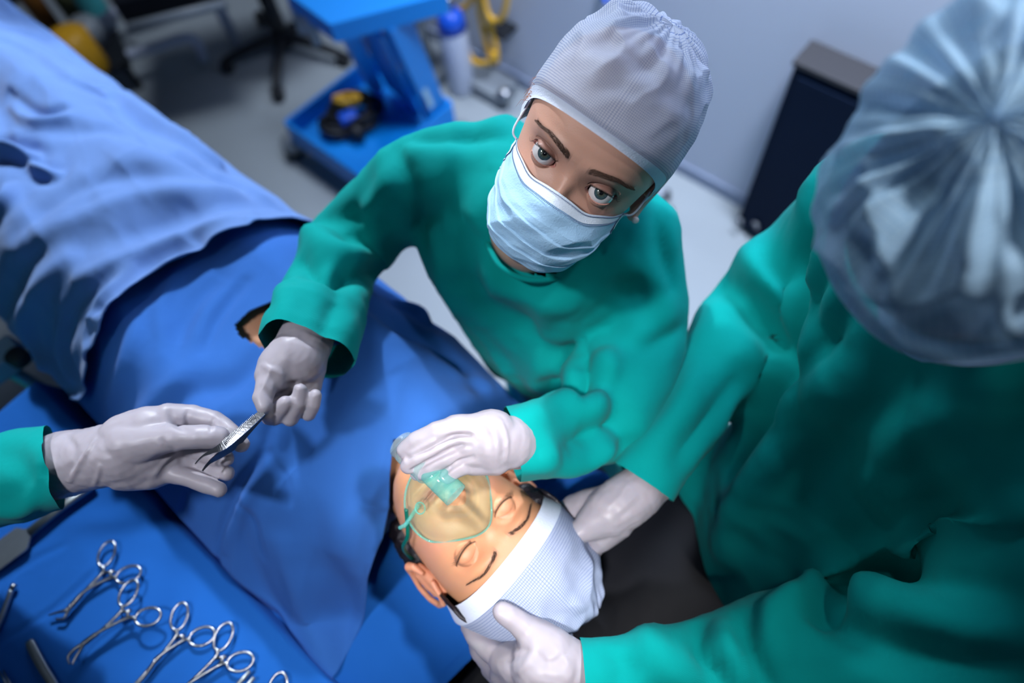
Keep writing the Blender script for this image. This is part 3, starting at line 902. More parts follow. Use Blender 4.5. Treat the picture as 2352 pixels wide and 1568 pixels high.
# open the neck of the gown under the chin
cut_view(gm, [(1150, 540), (1168, 598), (1200, 625), (1238, 634), (1282, 624), (1322, 590), (1310, 520), (1200, 500)], .86)
FOLD_N = [
    ([(1130, 630), (1200, 680), (1290, 690), (1380, 640)], 0.0216, 0.0101), ([(1110, 690), (1200, 750), (1300, 760)], 0.0243, -0.0085),
    ([(1250, 700), (1240, 800), (1230, 900)], 0.0189, 0.0101), ([(1290, 760), (1285, 850), (1300, 930)], 0.0162, 0.0085), ([(1340, 800), (1350, 870), (1330, 920)], 0.0135, -0.0169),
    ([(1265, 870), (1300, 890), (1360, 880)], 0.0162, -0.0203), ([(1480, 780), (1400, 830), (1370, 900)], 0.0189, 0.0135), ([(1560, 760), (1470, 800), (1380, 800)], 0.0162, -0.0101),
    ([(1000, 560), (1040, 680), (1130, 800), (1200, 900)], 0.0189, 0.0119), ([(1060, 560), (1100, 680), (1160, 780)], 0.0189, -0.0101),
    ([(920, 315), (1020, 320), (1150, 320)], 0.0135, -0.0101), ([(905, 330), (960, 460), (975, 560)], 0.0121, -0.0101), ([(890, 420), (850, 500), (885, 590)], 0.0162, 0.0101),
    ([(690, 520), (780, 590), (880, 600)], 0.0216, 0.0169), ([(690, 600), (760, 640), (870, 620)], 0.0135, -0.0169), ([(720, 520), (800, 500), (900, 520)], 0.0162, -0.0068),
    ([(800, 630), (770, 700), (745, 770)], 0.0162, -0.0085), ([(640, 640), (660, 700), (640, 750)], 0.0162, 0.0085),
    ([(1500, 470), (1520, 560), (1540, 660)], 0.0108, -0.0068), ([(1430, 600), (1500, 640), (1540, 740)], 0.0162, 0.0068),
    ([(1200, 960), (1290, 930), (1400, 940)], 0.0162, 0.0101), ([(1300, 1040), (1360, 1000), (1420, 960)], 0.0189, -0.0151), ([(1240, 1060), (1340, 1060), (1420, 1010)], 0.0162, 0.0101), ([(1400, 900), (1420, 980), (1440, 1030)], 0.0162, -0.0169),
    ([(1220, 980), (1260, 1030), (1230, 1070)], 0.0162, 0.0050),
]
sculpt(gm, FOLD_N); crease_disp(gm, .0068, 8, (1, 1, .7), 3); crease_disp(gm, .0018, 22, (1, 1, 1), 8)
go = link('gown', gm, M['gown'], nurse)
# collar ring
cpt = [(1120, 560, .80), (1150, 612, .785), (1205, 640, .782), (1270, 640, .785), (1340, 610, .79), (1390, 560, .80)]
tube_obj('collar', smooth_path([D(*p) for p in cpt], 8), .0035, M['gown'], go, 8)

# ------------------------------------------------------------------ the patient
pat = thing('person', TW(.0, 0, TZ), 'person lying with eyes closed under blue drapes, oxygen mask over the mouth, checked cap', 'person')
MWp = head_matrix(1118, 1217, .735, (.75, -.66), math.radians(-4), math.radians(-6), scale=1.02)
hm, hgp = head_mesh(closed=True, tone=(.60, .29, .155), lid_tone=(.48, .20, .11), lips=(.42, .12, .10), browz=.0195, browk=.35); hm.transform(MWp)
neckp = MWp @ Vector((0, .03, -.06))
ch = [[(*neckp, .047), (*(MWp @ Vector((0, .070, -.10))), .045), (*TW(.155, -.02, TZ + .055), .045)],
      [(*TW(.19, -.15, TZ + .06), .04), (*TW(.17, -.02, TZ + .065), .05), (*TW(.19, .09, TZ + .06), .04)],
      [(*TW(.24, -.03, TZ + .08), .075), (*TW(.46, -.02, TZ + .122), .086), (*TW(.62, -.03, TZ + .07), .085)],
      [(*TW(.25, -.11, TZ + .07), .05), (*TW(.40, -.10, TZ + .07), .065)], [(*TW(.25, .05, TZ + .07), .05), (*TW(.40, .04, TZ + .07), .065)],
      [(*TW(.60, -.11, TZ + .07), .07), (*TW(.95, -.11, TZ + .07), .06), (*TW(1.35, -.10, TZ + .06), .045), (*TW(1.72, -.10, TZ + .05), .035), (*TW(1.76, -.11, TZ + .12), .03)],
      [(*TW(.60, .05, TZ + .07), .07), (*TW(.95, .05, TZ + .07), .06), (*TW(1.35, .04, TZ + .06), .045), (*TW(1.72, .04, TZ + .05), .035), (*TW(1.76, .05, TZ + .12), .03)],
      [(*TW(.21, -.16, TZ + .055), .035), (*TW(.45, -.19, TZ + .055), .035), (*TW(.68, -.18, TZ + .045), .025)],
      [(*TW(.21, .10, TZ + .055), .035), (*TW(.45, .13, TZ + .055), .035), (*TW(.68, .12, TZ + .045), .025)]]
bmsh = blob(ch, .007, 8); color_mesh(bmsh, (.56, .28, .16))
e1 = ear_mesh(-1, MWp); color_mesh(e1, (.55, .24, .14)); e2 = ear_mesh(1, MWp); color_mesh(e2, (.55, .24, .14))
link('body', join_meshes([hm, bmsh, e1, e2]), M['skin'], pat)
for s_ in (-1, 1):
    brow('eyebrow', s_, hgp, MWp, pat, .5, mat('dark_brown_brow', (.06, .03, .02), rough=.7), z0=.0195, n=230); lashes('eyelashes', s_, MWp, pat, .006, .005, closed=True, L=.0085)
# dark hair at the temples and nape
def hair_fn(s, t):
    a = math.pi * s; z = -.045 + .125 * t
    ww = interp(z, [(-.045, .066), (0, .074), (.04, .0785), (.08, .072)]); yy = interp(z, [(-.045, .07), (0, .1), (.04, .108), (.08, .092)])
    fr = .034 - .070 * sstep(.30, .62, t)
    x = ww * math.cos(a) * 1.03; y = fr + (yy - fr) * max(0, math.sin(a)) ** .7
    n = noise.noise(Vector((x * 90, y * 90, z * 90))) * .0018
    return MWp @ (Vector((x, y, z)) * (1 + n * 8 - .012 + .035 * min(1, 4 * min(s, 1 - s))))
ho = link('hair', grid_mesh('hair', hair_fn, 120, 60), M['darkhair'], pat); thicken(ho, .004)
hb = []
for q in ([(-.067, -.034, .026, .010), (-.0700, -.012, .010, .010), (-.072, .004, .020, .010)], [(-.066, .040, .01, .018), (-.062, .052, -.03, .022), (-.050, .066, -.065, .022), (-.036, .074, -.09, .018)], [(.066, .040, .01, .018), (.062, .052, -.03, .022), (.050, .066, -.065, .022)]):
    hb.append([(*(MWp @ Vector(k[:3])), k[3]) for k in q])
hbm = blob(hb, .0022, 3); noise_disp(hbm, .0022, 130); link('hair_strands', hbm, M['darkhair'], ho)
fcp = cap_fn(MWp, .034, .022, -.02, W=.088, Fy=-.093, By=.112, top=.152, apex=(.006, .01), powr=.55, wr=.006, seed=5.)
mcp = grid_mesh('cap', fcp, 240, 120); ocp = link('cap', mcp, M['cap2'], pat)
link('cap_band', grid_mesh('band', band_mesh(fcp, .0012, .10), 200, 8), M['band'], ocp)

# oxygen mask: thing of its own, lying on the face
ox = thing('oxygen_mask', MWp @ Vector((0, -.10, -.05)), 'clear green-tinted oxygen mask held over the patient\'s nose and mouth', 'oxygen mask')
def ox_fn(s, t):
    """t=0 rim on the face, t=1 nose of the cup"""
    a = 2 * math.pi * s; ca, sa = math.cos(a), math.sin(a)
    zc = -.052; hz = .050 if sa > 0 else .046
    wx = .044 * (1 - .30 * sstep(.2, 1., sa)) ; x = wx * ca; z = zc + hz * sa
    nose = .0 ; yr = -.078 + .35 * (x * x) / .05 * 1.6 - .012 * math.exp(-(x / .012) ** 2) * sstep(.3, 1, sa)
    rad = 1 - .76 * t ** 1.25; d_ = .003 + .047 * t ** .72 + .005 * math.exp(-(x / .006) ** 2) * (sa > 0) * math.sin(t * math.pi)
    rad *= 1 + .05 * math.cos(2 * a) * math.sin(t * math.pi) + .035 * math.cos(5 * a + .6) * math.sin(t * math.pi)
    x2 = x * rad; z2 = zc + .003 * t + (z - zc) * rad
    rib = .0012 * math.sin(t * 30) * sstep(.45, .7, t)
    y2 = yr * (1 - t) + (-.078) * t - d_ + rib
    flare = .004 * (1 - sstep(0, .07, t))
    return MWp @ Vector((x2 * (1 + flare / .04), y2 - .002, z2))
mx = link('mask_cup', grid_mesh('cup', ox_fn, 96, 48, closed_u=True), M['clear'], ox)
rim = [ox_fn(k / 80, 0.0) for k in range(80)]
tube_obj('rim', rim, .0012, M['tealp'], mx, 8, closed=True)
# small exhalation holes with rings on the cup
for (s_, t_) in ((.62, .38), (.92, .40)):
    c = ox_fn(s_, t_); n = (c - MWp @ Vector((0, -.05, -.05))).normalized(); u_ = n.orthogonal().normalized(); v_ = n.cross(u_)
    tube_obj('valve_ring', [c + (u_ * math.cos(q * math.pi / 8) + v_ * math.sin(q * math.pi / 8)) * .006 for q in range(16)], .0008, M['tealp'], mx, 6, closed=True)
tip = ox_fn(0, 1).lerp(ox_fn(.5, 1), .5); con = D(938, 1034, .712)
tube_obj('connector', smooth_path([tip + (tip - con).normalized() * .004, tip.lerp(con, .35) + (CAM - tip).normalized() * .006, con.lerp(tip, .35)], 8), .0125, M['tealp'], ox, 24, caps=False) if False else None
bm = bmesh.new(); pts = smooth_path([tip, tip.lerp(con, .4) + (CAM - tip).normalized() * .012, tip.lerp(con, .72) + (CAM - tip).normalized() * .006, con], 10)
tube(bm, pts[:16], [.0125 + .001 * (1 - i / 15) for i in range(16)], 28, caps=False); link('connector', bm_mesh('c', bm), M['tealp'], ox)
bm = bmesh.new(); pp = pts[14:] + [con + (con - pts[-3]).normalized() * .010]
pp = smooth_path(pp, 4); tube(bm, pp, [.0150 + .0009 * (i % 4 in (0, 1)) for i in range(len(pp))], 28, caps=True); link('ribbed_tube', bm_mesh('c', bm), M['clear2'], ox)
# elastic strap round the jaw
sp = [ox_fn(.60, .02), MWp @ Vector((-.056, -.052, -.075)), MWp @ Vector((-.067, -.02, -.070)), MWp @ Vector((-.070, .03, -.055)), MWp @ Vector((-.066, .07, -.03))]
tube_obj('strap', smooth_path(sp, 10), .0024, M['strap'], ox, 8)
sp = [ox_fn(.90, .02), MWp @ Vector((.056, -.052, -.060)), MWp @ Vector((.068, -.02, -.055)), MWp @ Vector((.070, .03, -.04)), MWp @ Vector((.066, .07, -.02))]
tube_obj('strap', smooth_path(sp, 10), .0024, M['strap'], ox, 8)
q = ox_fn(.60, .02); tube_obj('strap_end', smooth_path([q, D(940, 1192, .735), D(930, 1205, .74), D(918, 1212, .745)], 6), .0022, M['tealp'], ox, 8)

# ------------------------------------------------------------------ gloved hands
def hand(name, palm, fingers, parent, cuff=None, m=None, voxel=.0017, extra=(), creases=(), sm=4):
    ch = [C(*p) for p in palm] + [C(*f) for f in fingers] + [C(*e) for e in extra]
    me = blob(ch, voxel, sm)
    if creases: sculpt(me, creases)
    noise_disp(me, .0008, 60, seed=2)
    o = link(name, me, m or M['glove'], parent)
    if cuff:                                  # rolled rim of the glove and a little slack latex
        c, d, r, k = cuff; c = Vector(c); d = Vector(d).normalized(); x = d.orthogonal().normalized(); y = d.cross(x); rd = random.Random(2)
        pts = [c + (x * math.cos(a) + y * math.sin(a)) * r * (1 + .06 * math.sin(a * 3 + 1)) + d * .004 * math.sin(a * 2) for a in [2 * math.pi * i / 36 for i in range(36)]]
        tube_obj('rolled_cuff', pts, .0013, m or M['glove'], o, 8, closed=True)
    return o


# nurse, right hand (left in the picture) passing the forceps
hand('glove', [
    [(716, 748, .762, .0285), (700, 785, .742, .0300), (685, 820, .730, .030)],
    [(672, 815, .724, .025), (640, 840, .718, .022), (628, 862, .712, .019)],
    [(690, 815, .732, .026), (672, 860, .735, .022), (655, 900, .738, .015)],
    [(705, 815, .735, .022), (700, 850, .740, .020), (690, 890, .742, .015)],
    [(716, 815, .738, .018), (716, 850, .742, .015), (712, 885, .745, .013)]],
    [
    [(628, 855, .710, 0.0140), (612, 885, .700, 0.0113), (602, 912, .694, 0.0099), (606, 934, .690, 0.0079)],                  # thumb
    [(655, 890, .738, 0.0108), (632, 935, .728, 0.0095), (620, 958, .712, 0.0086), (612, 950, .700, 0.0079), (610, 940, .697, 0.0067)],   # index behind the forceps
    [(660, 900, .740, 0.0103), (636, 955, .724, 0.0095), (632, 958, .712, 0.0090), (645, 938, .704, 0.0083), (656, 924, .701, 0.0074)],
    [(692, 890, .742, 0.0103), (668, 958, .726, 0.0092), (666, 960, .716, 0.0090), (684, 925, .708, 0.0083), (690, 893, .706, 0.0072)],
    [(712, 880, .745, 0.0095), (708, 945, .732, 0.0083), (708, 950, .722, 0.0081), (720, 928, .714, 0.0076), (724, 908, .712, 0.0067)]],
    nurse, creases=[([(602, 838), (622, 848), (648, 862)], .0035, .0016), ([(622, 850), (612, 870), (604, 890)], .003, .0012), ([(600, 890), (612, 900), (622, 915)], .003, -.0012), ([(655, 885), (672, 880), (700, 880)], .004, -.0015), ([(700, 765), (720, 775), (742, 782)], .003, .0012), ([(690, 775), (712, 790), (735, 800)], .003, -.001)])

# nurse, left hand on the oxygen mask
hand('glove', [
    [(1215, 1018, 0.745, .027), (1165, 1016, 0.705, .0285), (1130, 1015, 0.694, .029)],
    [(1130, 1000, 0.694, .027), (1085, 992, 0.688, .019), (1045, 985, 0.686, .0145)],
    [(1130, 1015, 0.693, .026), (1090, 1015, 0.688, .019), (1050, 1012, 0.686, .014)],
    [(1130, 1030, 0.693, .024), (1100, 1036, 0.689, .018), (1062, 1038, 0.688, .0135)],
    [(1135, 1045, 0.696, .021), (1110, 1056, 0.694, .016), (1085, 1064, 0.693, .0125)]],
    [
    [(1045, 983, 0.686, .0125), (1000, 992, 0.680, .0105), (955, 1012, 0.683, .0095), (930, 1034, 0.690, .0086)],
    [(1050, 1010, 0.686, .0125), (1000, 1020, 0.679, .0108), (960, 1046, 0.682, .0097), (938, 1068, 0.688, .0088)],
    [(1062, 1036, 0.688, .0120), (1025, 1046, 0.681, .0105), (992, 1066, 0.683, .0095), (972, 1083, 0.688, .0086)],
    [(1085, 1062, 0.693, .0105), (1060, 1072, 0.686, .0095), (1042, 1082, 0.686, .0088), (1028, 1093, 0.689, .0080)],
    [(1110, 1000, 0.702, .017), (1040, 1035, 0.715, .0125), (985, 1070, 0.718, .0105), (960, 1085, 0.715, .009)]],
    nurse, creases=[([(1030, 1003), (1060, 1000), (1085, 1000)], .003, -.0016), ([(1010, 1040), (1050, 1022), (1080, 1024)], .003, -.0016), ([(1120, 975), (1140, 1010), (1142, 1050)], .004, .0016), ([(935, 1052), (985, 1030), (1040, 1002), (1075, 1000)], .0030, -.0040), ([(950, 1078), (1000, 1052), (1060, 1024)], .0030, -.0040), ([(1015, 1090), (1050, 1062), (1085, 1050)], .0028, -.0036), ([(1150, 965), (1166, 1010), (1162, 1060)], .003, .0012)])

# ------------------------------------------------------------------ assistant at the left edge: one arm reaching in
aid = thing('person', (D(-900, 1150, .95).x, D(-900, 1150, .95).y, 0), 'person at the left edge, only a green sleeve and gloved hand taking the forceps', 'person')
cutA = D(128, 1085, .735); dA = perp_view(cutA, D(200, 1060, .735) - D(-100, 1130, .735), .10)
ch = [C((230, 1050, .715, .045), (120, 1075, .735, .0470), (0, 1100, .765, .052), (-160, 1120, .81, .058), (-420, 1110, .87, .064), (-620, 1020, .88, .075))]
ch.append(C((70, 1110, .745, .040), (-40, 1120, .77, .045)))
sh = D(-620, 1020, .88)
ch.append([(*sh, .075), (sh.x - .03, sh.y - .10, sh.z, .10), (sh.x - .06, sh.y - .26, sh.z - .02, .075)])
ch.append([(sh.x - .03, sh.y - .10, sh.z - .05, .13), (sh.x - .02, sh.y - .12, .95, .14), (sh.x, sh.y - .12, .30, .17)])
ga = blob(ch, .0065, 8, cuts=[(cutA, dA, .11)])
crease_disp(ga, .003, 12, (1, 1, 1), 2); sculpt(ga, [([(90, 990), (105, 1080), (85, 1180)], .006, -.003), ([(0, 1180), (60, 1170), (100, 1120)], .012, .006), ([(-20, 1040), (40, 1060), (80, 1120)], .014, -.004)])
link('gown', ga, M['gown'], aid)
# bare wrist between sleeve and glove
wm = blob([C((210, 1062, .718, .029), (130, 1088, .735, .028), (20, 1110, .77, .031))], .003, 4); link('body', wm, M['skin_plain'], aid)
hand('glove', [
    [(80, 1082, .748, .034), (150, 1062, .728, .0345), (200, 1055, .718, .0325), (250, 1045, .712, .0335), (290, 1038, .708, .0345)],
    [(290, 1010, .706, .028), (340, 985, .705, .024), (385, 968, .706, .0165)],
    [(300, 1045, .710, .032), (350, 1035, .712, .026), (395, 1015, .716, .018)],
    [(300, 1065, .712, .028), (350, 1062, .714, .023), (390, 1052, .718, .016)],
    [(290, 1075, .712, .024), (345, 1085, .714, .018), (385, 1082, .716, .013)]],
    [
    [(300, 1020, .698, .026), (360, 1010, .690, .0165), (410, 1004, .686, .0125), (455, 1003, .684, .0125), (492, 1003, .686, .0115), (504, 1003, .687, .0105)],   # thumb
    [(385, 958, .706, .0150), (440, 953, .712, .0108), (492, 964, .712, .0100), (532, 994, .706, .0092), (555, 1021, .700, .0082)],                              # index
    [(395, 1010, .716, .014), (450, 1030, .722, .0105), (495, 1050, .718, .0095), (520, 1052, .712, .0085)],
    [(395, 1045, .720, .013), (450, 1062, .728, .0105), (490, 1078, .726, .0095), (521, 1086, .720, .0085)],
    [(380, 1080, .716, .0125), (430, 1096, .712, .0098), (470, 1111, .708, .0090), (503, 1124, .705, .0082)]],
    aid, extra=[[(150, 1066, .727, .0355), (172, 1060, .722, .0345)]],
    creases=[([(217, 1010), (195, 1045), (160, 1105)], .003, .0022), ([(230, 1070), (225, 1090), (216, 1115)], .0025, .0016), ([(392, 948), (400, 970), (430, 990)], .004, -.002), ([(370, 1010), (380, 1025), (400, 1035)], .003, -.0014), ([(410, 1030), (380, 1060), (355, 1090)], .003, .001), ([(430, 945), (428, 960), (432, 975)], .0022, -.001), ([(492, 962), (486, 975), (484, 990)], .0022, -.001), ([(150, 1000), (170, 1030), (160, 1080)], .004, -.0016)])
wristp = [D(148, 985, .716), D(165, 1000, .712), D(140, 1030, .702), D(128, 1065, .700), D(136, 1100, .706), D(150, 1132, .718), D(160, 1118, .752), D(160, 1060, .760), D(158, 1005, .745)]

# ------------------------------------------------------------------ surgeon at the head end
surg = thing('person', (.58, .30, 0), 'x', 'person')
surg['label'] = 'person in green gown and large blurred cap, both gloved hands holding the patient\'s head'
hc = D(2325, 520, .450); tgt = Vector((-.02, .12, 1.25))
f_ = (tgt - hc).normalized(); up_ = Vector((.10, .12, 1)); z_ = (up_ - up_.dot(f_) * f_).normalized(); y_ = -f_; x_ = y_.cross(z_)
MWs = Matrix.Translation(hc) @ Matrix((x_, y_, z_)).transposed().to_4x4()
hm, hgs = head_mesh(NR=160, NC=160, tone=(.50, .25, .20)); hm.transform(MWs)
ch = [[(*(MWs @ Vector((0, .03, -.05))), .055), (*(MWs @ Vector((0, .05, -.14))), .058)]]
nk = blob(ch, .008, 6); color_mesh(nk, (.50, .25, .20))
es = [ear_mesh(k, MWs) for k in (-1, 1)]
for e in es: color_mesh(e, (.5, .22, .18))
link('body', join_meshes([hm, nk] + es), M['skin'], surg)
def hair_s(s, t):
    a = 2 * math.pi * s; th = t * math.pi / 2
    return MWs @ Vector((.0775 * math.cos(a) * math.cos(th) ** .6, .012 + .098 * math.sin(a) * math.cos(th) ** .6, .035 + .090 * math.sin(th)))
link('hair', grid_mesh('hair', hair_s, 60, 30, closed_u=True), M['darkhair'], surg)
for s_ in (-1, 1): eyeball('eye', s_, MWs, tgt, surg)
def bump_s(a, t):
    return .018 * math.exp(-((t - .72) / .18) ** 2) * max(0, math.cos(a - 2.3)) - .010 * math.exp(-((t - .55) / .06) ** 2) * max(0, math.cos(a - 2.6))
fcs = cap_fn(MWs, .040, .012, -.04, W=.092, Fy=-.100, By=.125, top=.138, apex=(0, .03), powr=.50, wr=.008, seed=11., bump=bump_s)
ocs = link('cap', grid_mesh('cap', fcs, 200, 100), M['cap3'], surg)
link('cap_band', grid_mesh('band', band_mesh(fcs, .0014, .09), 160, 6), M['band'], ocs)
ms = mask_fn(MWs); link('face_mask', grid_mesh('mask', ms, 80, 60), M['mask'], surg)

ch = []
ch.append(C((2260, 760, .60, .06), (2180, 820, .66, .075), (2100, 900, .72, .10)))
ch.append(C((2010, 480, .75, .078), (2100, 620, .70, .09), (2240, 800, .66, .10), (2380, 1000, .63, .09), (2480, 1150, .62, .075)))   # shoulders
ch.append(C((2050, 700, .76, .10), (2150, 950, .76, .14), (2300, 1100, .74, .12)))
ch.append(C((2030, 800, .80, .11), (1960, 1020, .85, .14), (1870, 1180, .93, .155), (1790, 1340, 1.03, .16)))
ch.append(C((2300, 1000, .80, .14), (2150, 1250, .90, .17), (1950, 1400, 1.02, .18)))
hp = D(1830, 1380, 1.06)
ch.append([(*hp, .17), (hp.x + .04, hp.y + .01, .55, .18), (hp.x + .05, hp.y, .28, .19)])
ch.append(C((2010, 480, .75, .076), (1960, 540, .79, .075), (1850, 600, .87, .068), (1745, 700, .89, .066), (1690, 770, .89, .062), (1620, 890, .865, .052), (1560, 980, .84, .044), (1500, 1070, .815, .041), (1462, 1130, .80, .040)))
ch.append(C((1930, 1400, .84, .085), (2080, 1330, .80, .095), (2250, 1250, .76, .10)))
ch.append(C((1655, 1090, 1.0, .075), (1700, 1220, 1.02, .10), (1800, 1300, 1.0, .12)))
ch.append(C((1850, 640, .88, .06), (1740, 780, .91, .055), (1680, 880, .89, .045)))
ch.append(C((2480, 1180, .62, .075), (2400, 1380, .62, .085), (2200, 1520, .66, .09), (1960, 1560, .72, .090), (1830, 1545, .73, .088), (1740, 1550, .73, .072), (1600, 1550, .72, .052), (1480, 1545, .71, .043), (1370, 1568, .705, .047), (1290, 1572, .70, .047)))
ch.append(C((1700, 1600, .74, .06), (1550, 1600, .74, .045)))
cutU = D(1484, 1110, .805); dU = D(1462, 1130, .81) - D(1520, 1040, .815)
cutD = D(1336, 1546, .703); dD = D(1290, 1545, .705) - D(1480, 1540, .705)
gs = blob(ch, .0072, 9, cuts=[(cutU, dU, .085), (cutD, dD, .085)])
FOLD_S = [
    ([(1640, 645), (1700, 680), (1760, 760), (1830, 840)], 0.0216, -0.0240), ([(1720, 570), (1760, 640), (1830, 700)], 0.0270, 0.0200), ([(1940, 380), (1880, 500), (1860, 640), (1830, 830)], 0.0243, -0.0240),
    ([(1900, 560), (1870, 700), (1850, 780)], 0.0162, 0.0179), ([(1960, 620), (1880, 800), (1800, 940)], 0.0189, 0.0160), ([(1830, 840), (1740, 960), (1680, 1080)], 0.0216, -0.0280),
    ([(2000, 760), (1900, 900), (1820, 1040), (1720, 1180)], 0.0297, 0.0160), ([(2100, 900), (1950, 1030), (1850, 1150)], 0.0405, -0.0160),
    ([(1760, 1050), (1700, 1150), (1660, 1260)], 0.0297, 0.0200), ([(2340, 880), (2100, 980), (1960, 1100)], 0.0270, 0.0160),
    ([(1850, 1370), (1950, 1290), (2100, 1240), (2350, 1170)], 0.0189, 0.0240), ([(1880, 1400), (1960, 1330), (2100, 1280)], 0.0162, -0.0240), ([(1990, 1270), (2150, 1330), (2350, 1380)], 0.0243, -0.0200),
    ([(1870, 1360), (1950, 1440), (2100, 1500), (2350, 1540)], 0.0216, -0.0240),
    ([(1480, 1450), (1500, 1500), (1560, 1568)], 0.0162, 0.0120), ([(1600, 1440), (1610, 1500), (1660, 1560)], 0.0135, -0.0160), ([(1720, 1420), (1720, 1490), (1750, 1550)], 0.0135, -0.0141), ([(1660, 1440), (1680, 1500), (1700, 1560)], 0.0135, 0.0120),
    ([(1820, 1350), (1760, 1420), (1740, 1500)], 0.0189, 0.0120), ([(1410, 1500), (1440, 1530), (1420, 1560)], 0.0108, -0.0080),
    ([(1600, 860), (1560, 950), (1500, 1020)], 0.0162, 0.0101), ([(1700, 860), (1640, 950), (1560, 1050)], 0.0162, -0.0120),
]
sculpt(gs, FOLD_S); crease_disp(gs, .0055, 6.5, (1, 1, .7), 1); crease_disp(gs, .0016, 20, (1, 1, 1), 8)
link('gown', gs, M['gown'], surg)

# surgeon, right hand (upper in the picture)
hand('glove', [
    [(1510, 1090, .820, .027), (1465, 1130, .798, .031), (1430, 1155, .792, .032), (1400, 1175, .788, .030)],
    [(1400, 1175, .787, .028), (1370, 1195, .784, .022), (1345, 1212, .782, .016)],
    [(1410, 1190, .792, .026), (1385, 1225, .796, .019), (1372, 1245, .800, .014)],
    [(1390, 1165, .800, .026), (1350, 1165, .815, .022), (1320, 1170, .825, .018)]],
    [
    [(1345, 1212, .782, .0155), (1318, 1228, .779, .0125), (1296, 1242, .778, .0110), (1288, 1246, .778, .0100)],
    [(1372, 1240, .800, .0130), (1360, 1268, .812, .0110), (1346, 1292, .824, .0100)],
    [(1345, 1165, .815, .016), (1310, 1165, .825, .012), (1275, 1182, .832, .011), (1255, 1195, .835, .010)],
    [(1345, 1180, .818, .016), (1310, 1200, .832, .0125), (1280, 1222, .842, .011), (1262, 1235, .846, .010)],
    [(1360, 1205, .815, .016), (1330, 1240, .836, .0125), (1318, 1265, .850, .011)]],
    surg, creases=[([(1440, 1110), (1425, 1140), (1400, 1160)], .004, .0014), ([(1470, 1150), (1440, 1175), (1420, 1190)], .004, -.0014)])
# surgeon, left hand (lower in the picture)
hand('glove', [
    [(1390, 1560, .710, .026), (1320, 1543, .703, .030), (1280, 1530, .702, .034), (1245, 1525, .704, .034)],
    [(1265, 1500, .700, .027), (1235, 1470, .702, .021), (1215, 1450, .702, .016)],
    [(1240, 1525, .708, .030), (1195, 1525, .718, .024), (1160, 1515, .728, .018)],
    [(1240, 1545, .712, .028), (1195, 1550, .724, .024), (1160, 1548, .736, .017)],
    [(1245, 1565, .716, .026), (1205, 1580, .73, .02), (1180, 1585, .74, .015)]],
    [
    [(1218, 1454, .702, .0155), (1190, 1428, .700, .0125), (1168, 1413, .699, .0118), (1154, 1405, .699, .0105)],
    [(1160, 1512, .728, .0150), (1120, 1490, .742, .0120), (1092, 1462, .758, .0110), (1078, 1440, .772, .0100)],
    [(1160, 1545, .736, .0140), (1130, 1530, .752, .0118), (1105, 1500, .770, .0108), (1095, 1480, .785, .0098)],
    [(1180, 1585, .74, .013), (1150, 1560, .76, .0115), (1125, 1535, .78, .0105)],
    [(1190, 1590, .74, .012), (1165, 1585, .765, .0105), (1145, 1570, .785, .0095)]],
    surg, creases=[([(1205, 1500), (1180, 1510), (1150, 1525)], .004, -.0016), ([(1225, 1490), (1212, 1520), (1190, 1545)], .004, .0014), ([(1300, 1515), (1310, 1540), (1306, 1565)], .005, .0012)])

# ------------------------------------------------------------------ sheet under the patient's head
ES = [(-.40, .02), (-.20, .0), (-.02, -.03), (.10, -.045), (.20, -.075), (.40, -.09)]
ES = sorted([(v, u) for v, u in ((-.40, -.02), (-.26, -.034), (-.166, -.044), (-.118, -.05), (-.04, -.055), (.0, -.06), (.10, -.085), (.2, -.115), (.4, -.12))])
def HS(u, v):
    z = TZ + .012 + .022 * math.exp(-((u - .03) / .10) ** 2 - (v / .12) ** 2)
    n = noise.noise(Vector((u * 9, v * 9, 2.2))) * .009 + (1 - abs(noise.noise(Vector((u * 13 + 3, v * 7, 8.2)))) * 3) * .004
    if v > .17: z -= (v - .17) * 5
    if v < -.27: z -= (-.27 - v) * 3
    return z + n
vs = []; fs = []; nu, nv = 120, 150
for j in range(nv + 1):
    v = -.34 + .68 * j / nv; a = interp(v, ES)
    for i in range(nu + 1):
        u = a + (.30 - a) * i / nu; vv = v + max(0, -.27 - v) * .7 - max(0, v - .17) * .8
        vs.append(TW(u, vv, HS(u, v) + .003 * math.exp(-(i / 4) ** 2)))
for j in range(nv):
    for i in range(nu): k = j * (nu + 1) + i; fs.append((k, k + 1, k + nu + 2, k + nu + 1))
ms_ = mesh_from('sheet', vs, fs)
sculpt(ms_, [([(1078, 1490), (1040, 1530), (1000, 1568)], .003, -.0015), ([(1190, 1120), (1240, 1130), (1260, 1100)], .012, .010), ([(1260, 1150), (1330, 1120), (1420, 1090)], .016, -.012), ([(1370, 1060), (1400, 1085), (1420, 1110)], .010, .008), ([(860, 1330), (930, 1400), (1000, 1500)], .02, .005)])
os_ = link('head_sheet', ms_, M['sheet']); thicken(os_)
tag(os_, 'royal blue sheet under the patient\'s head, hemmed edge on the black head section', 'sheet')

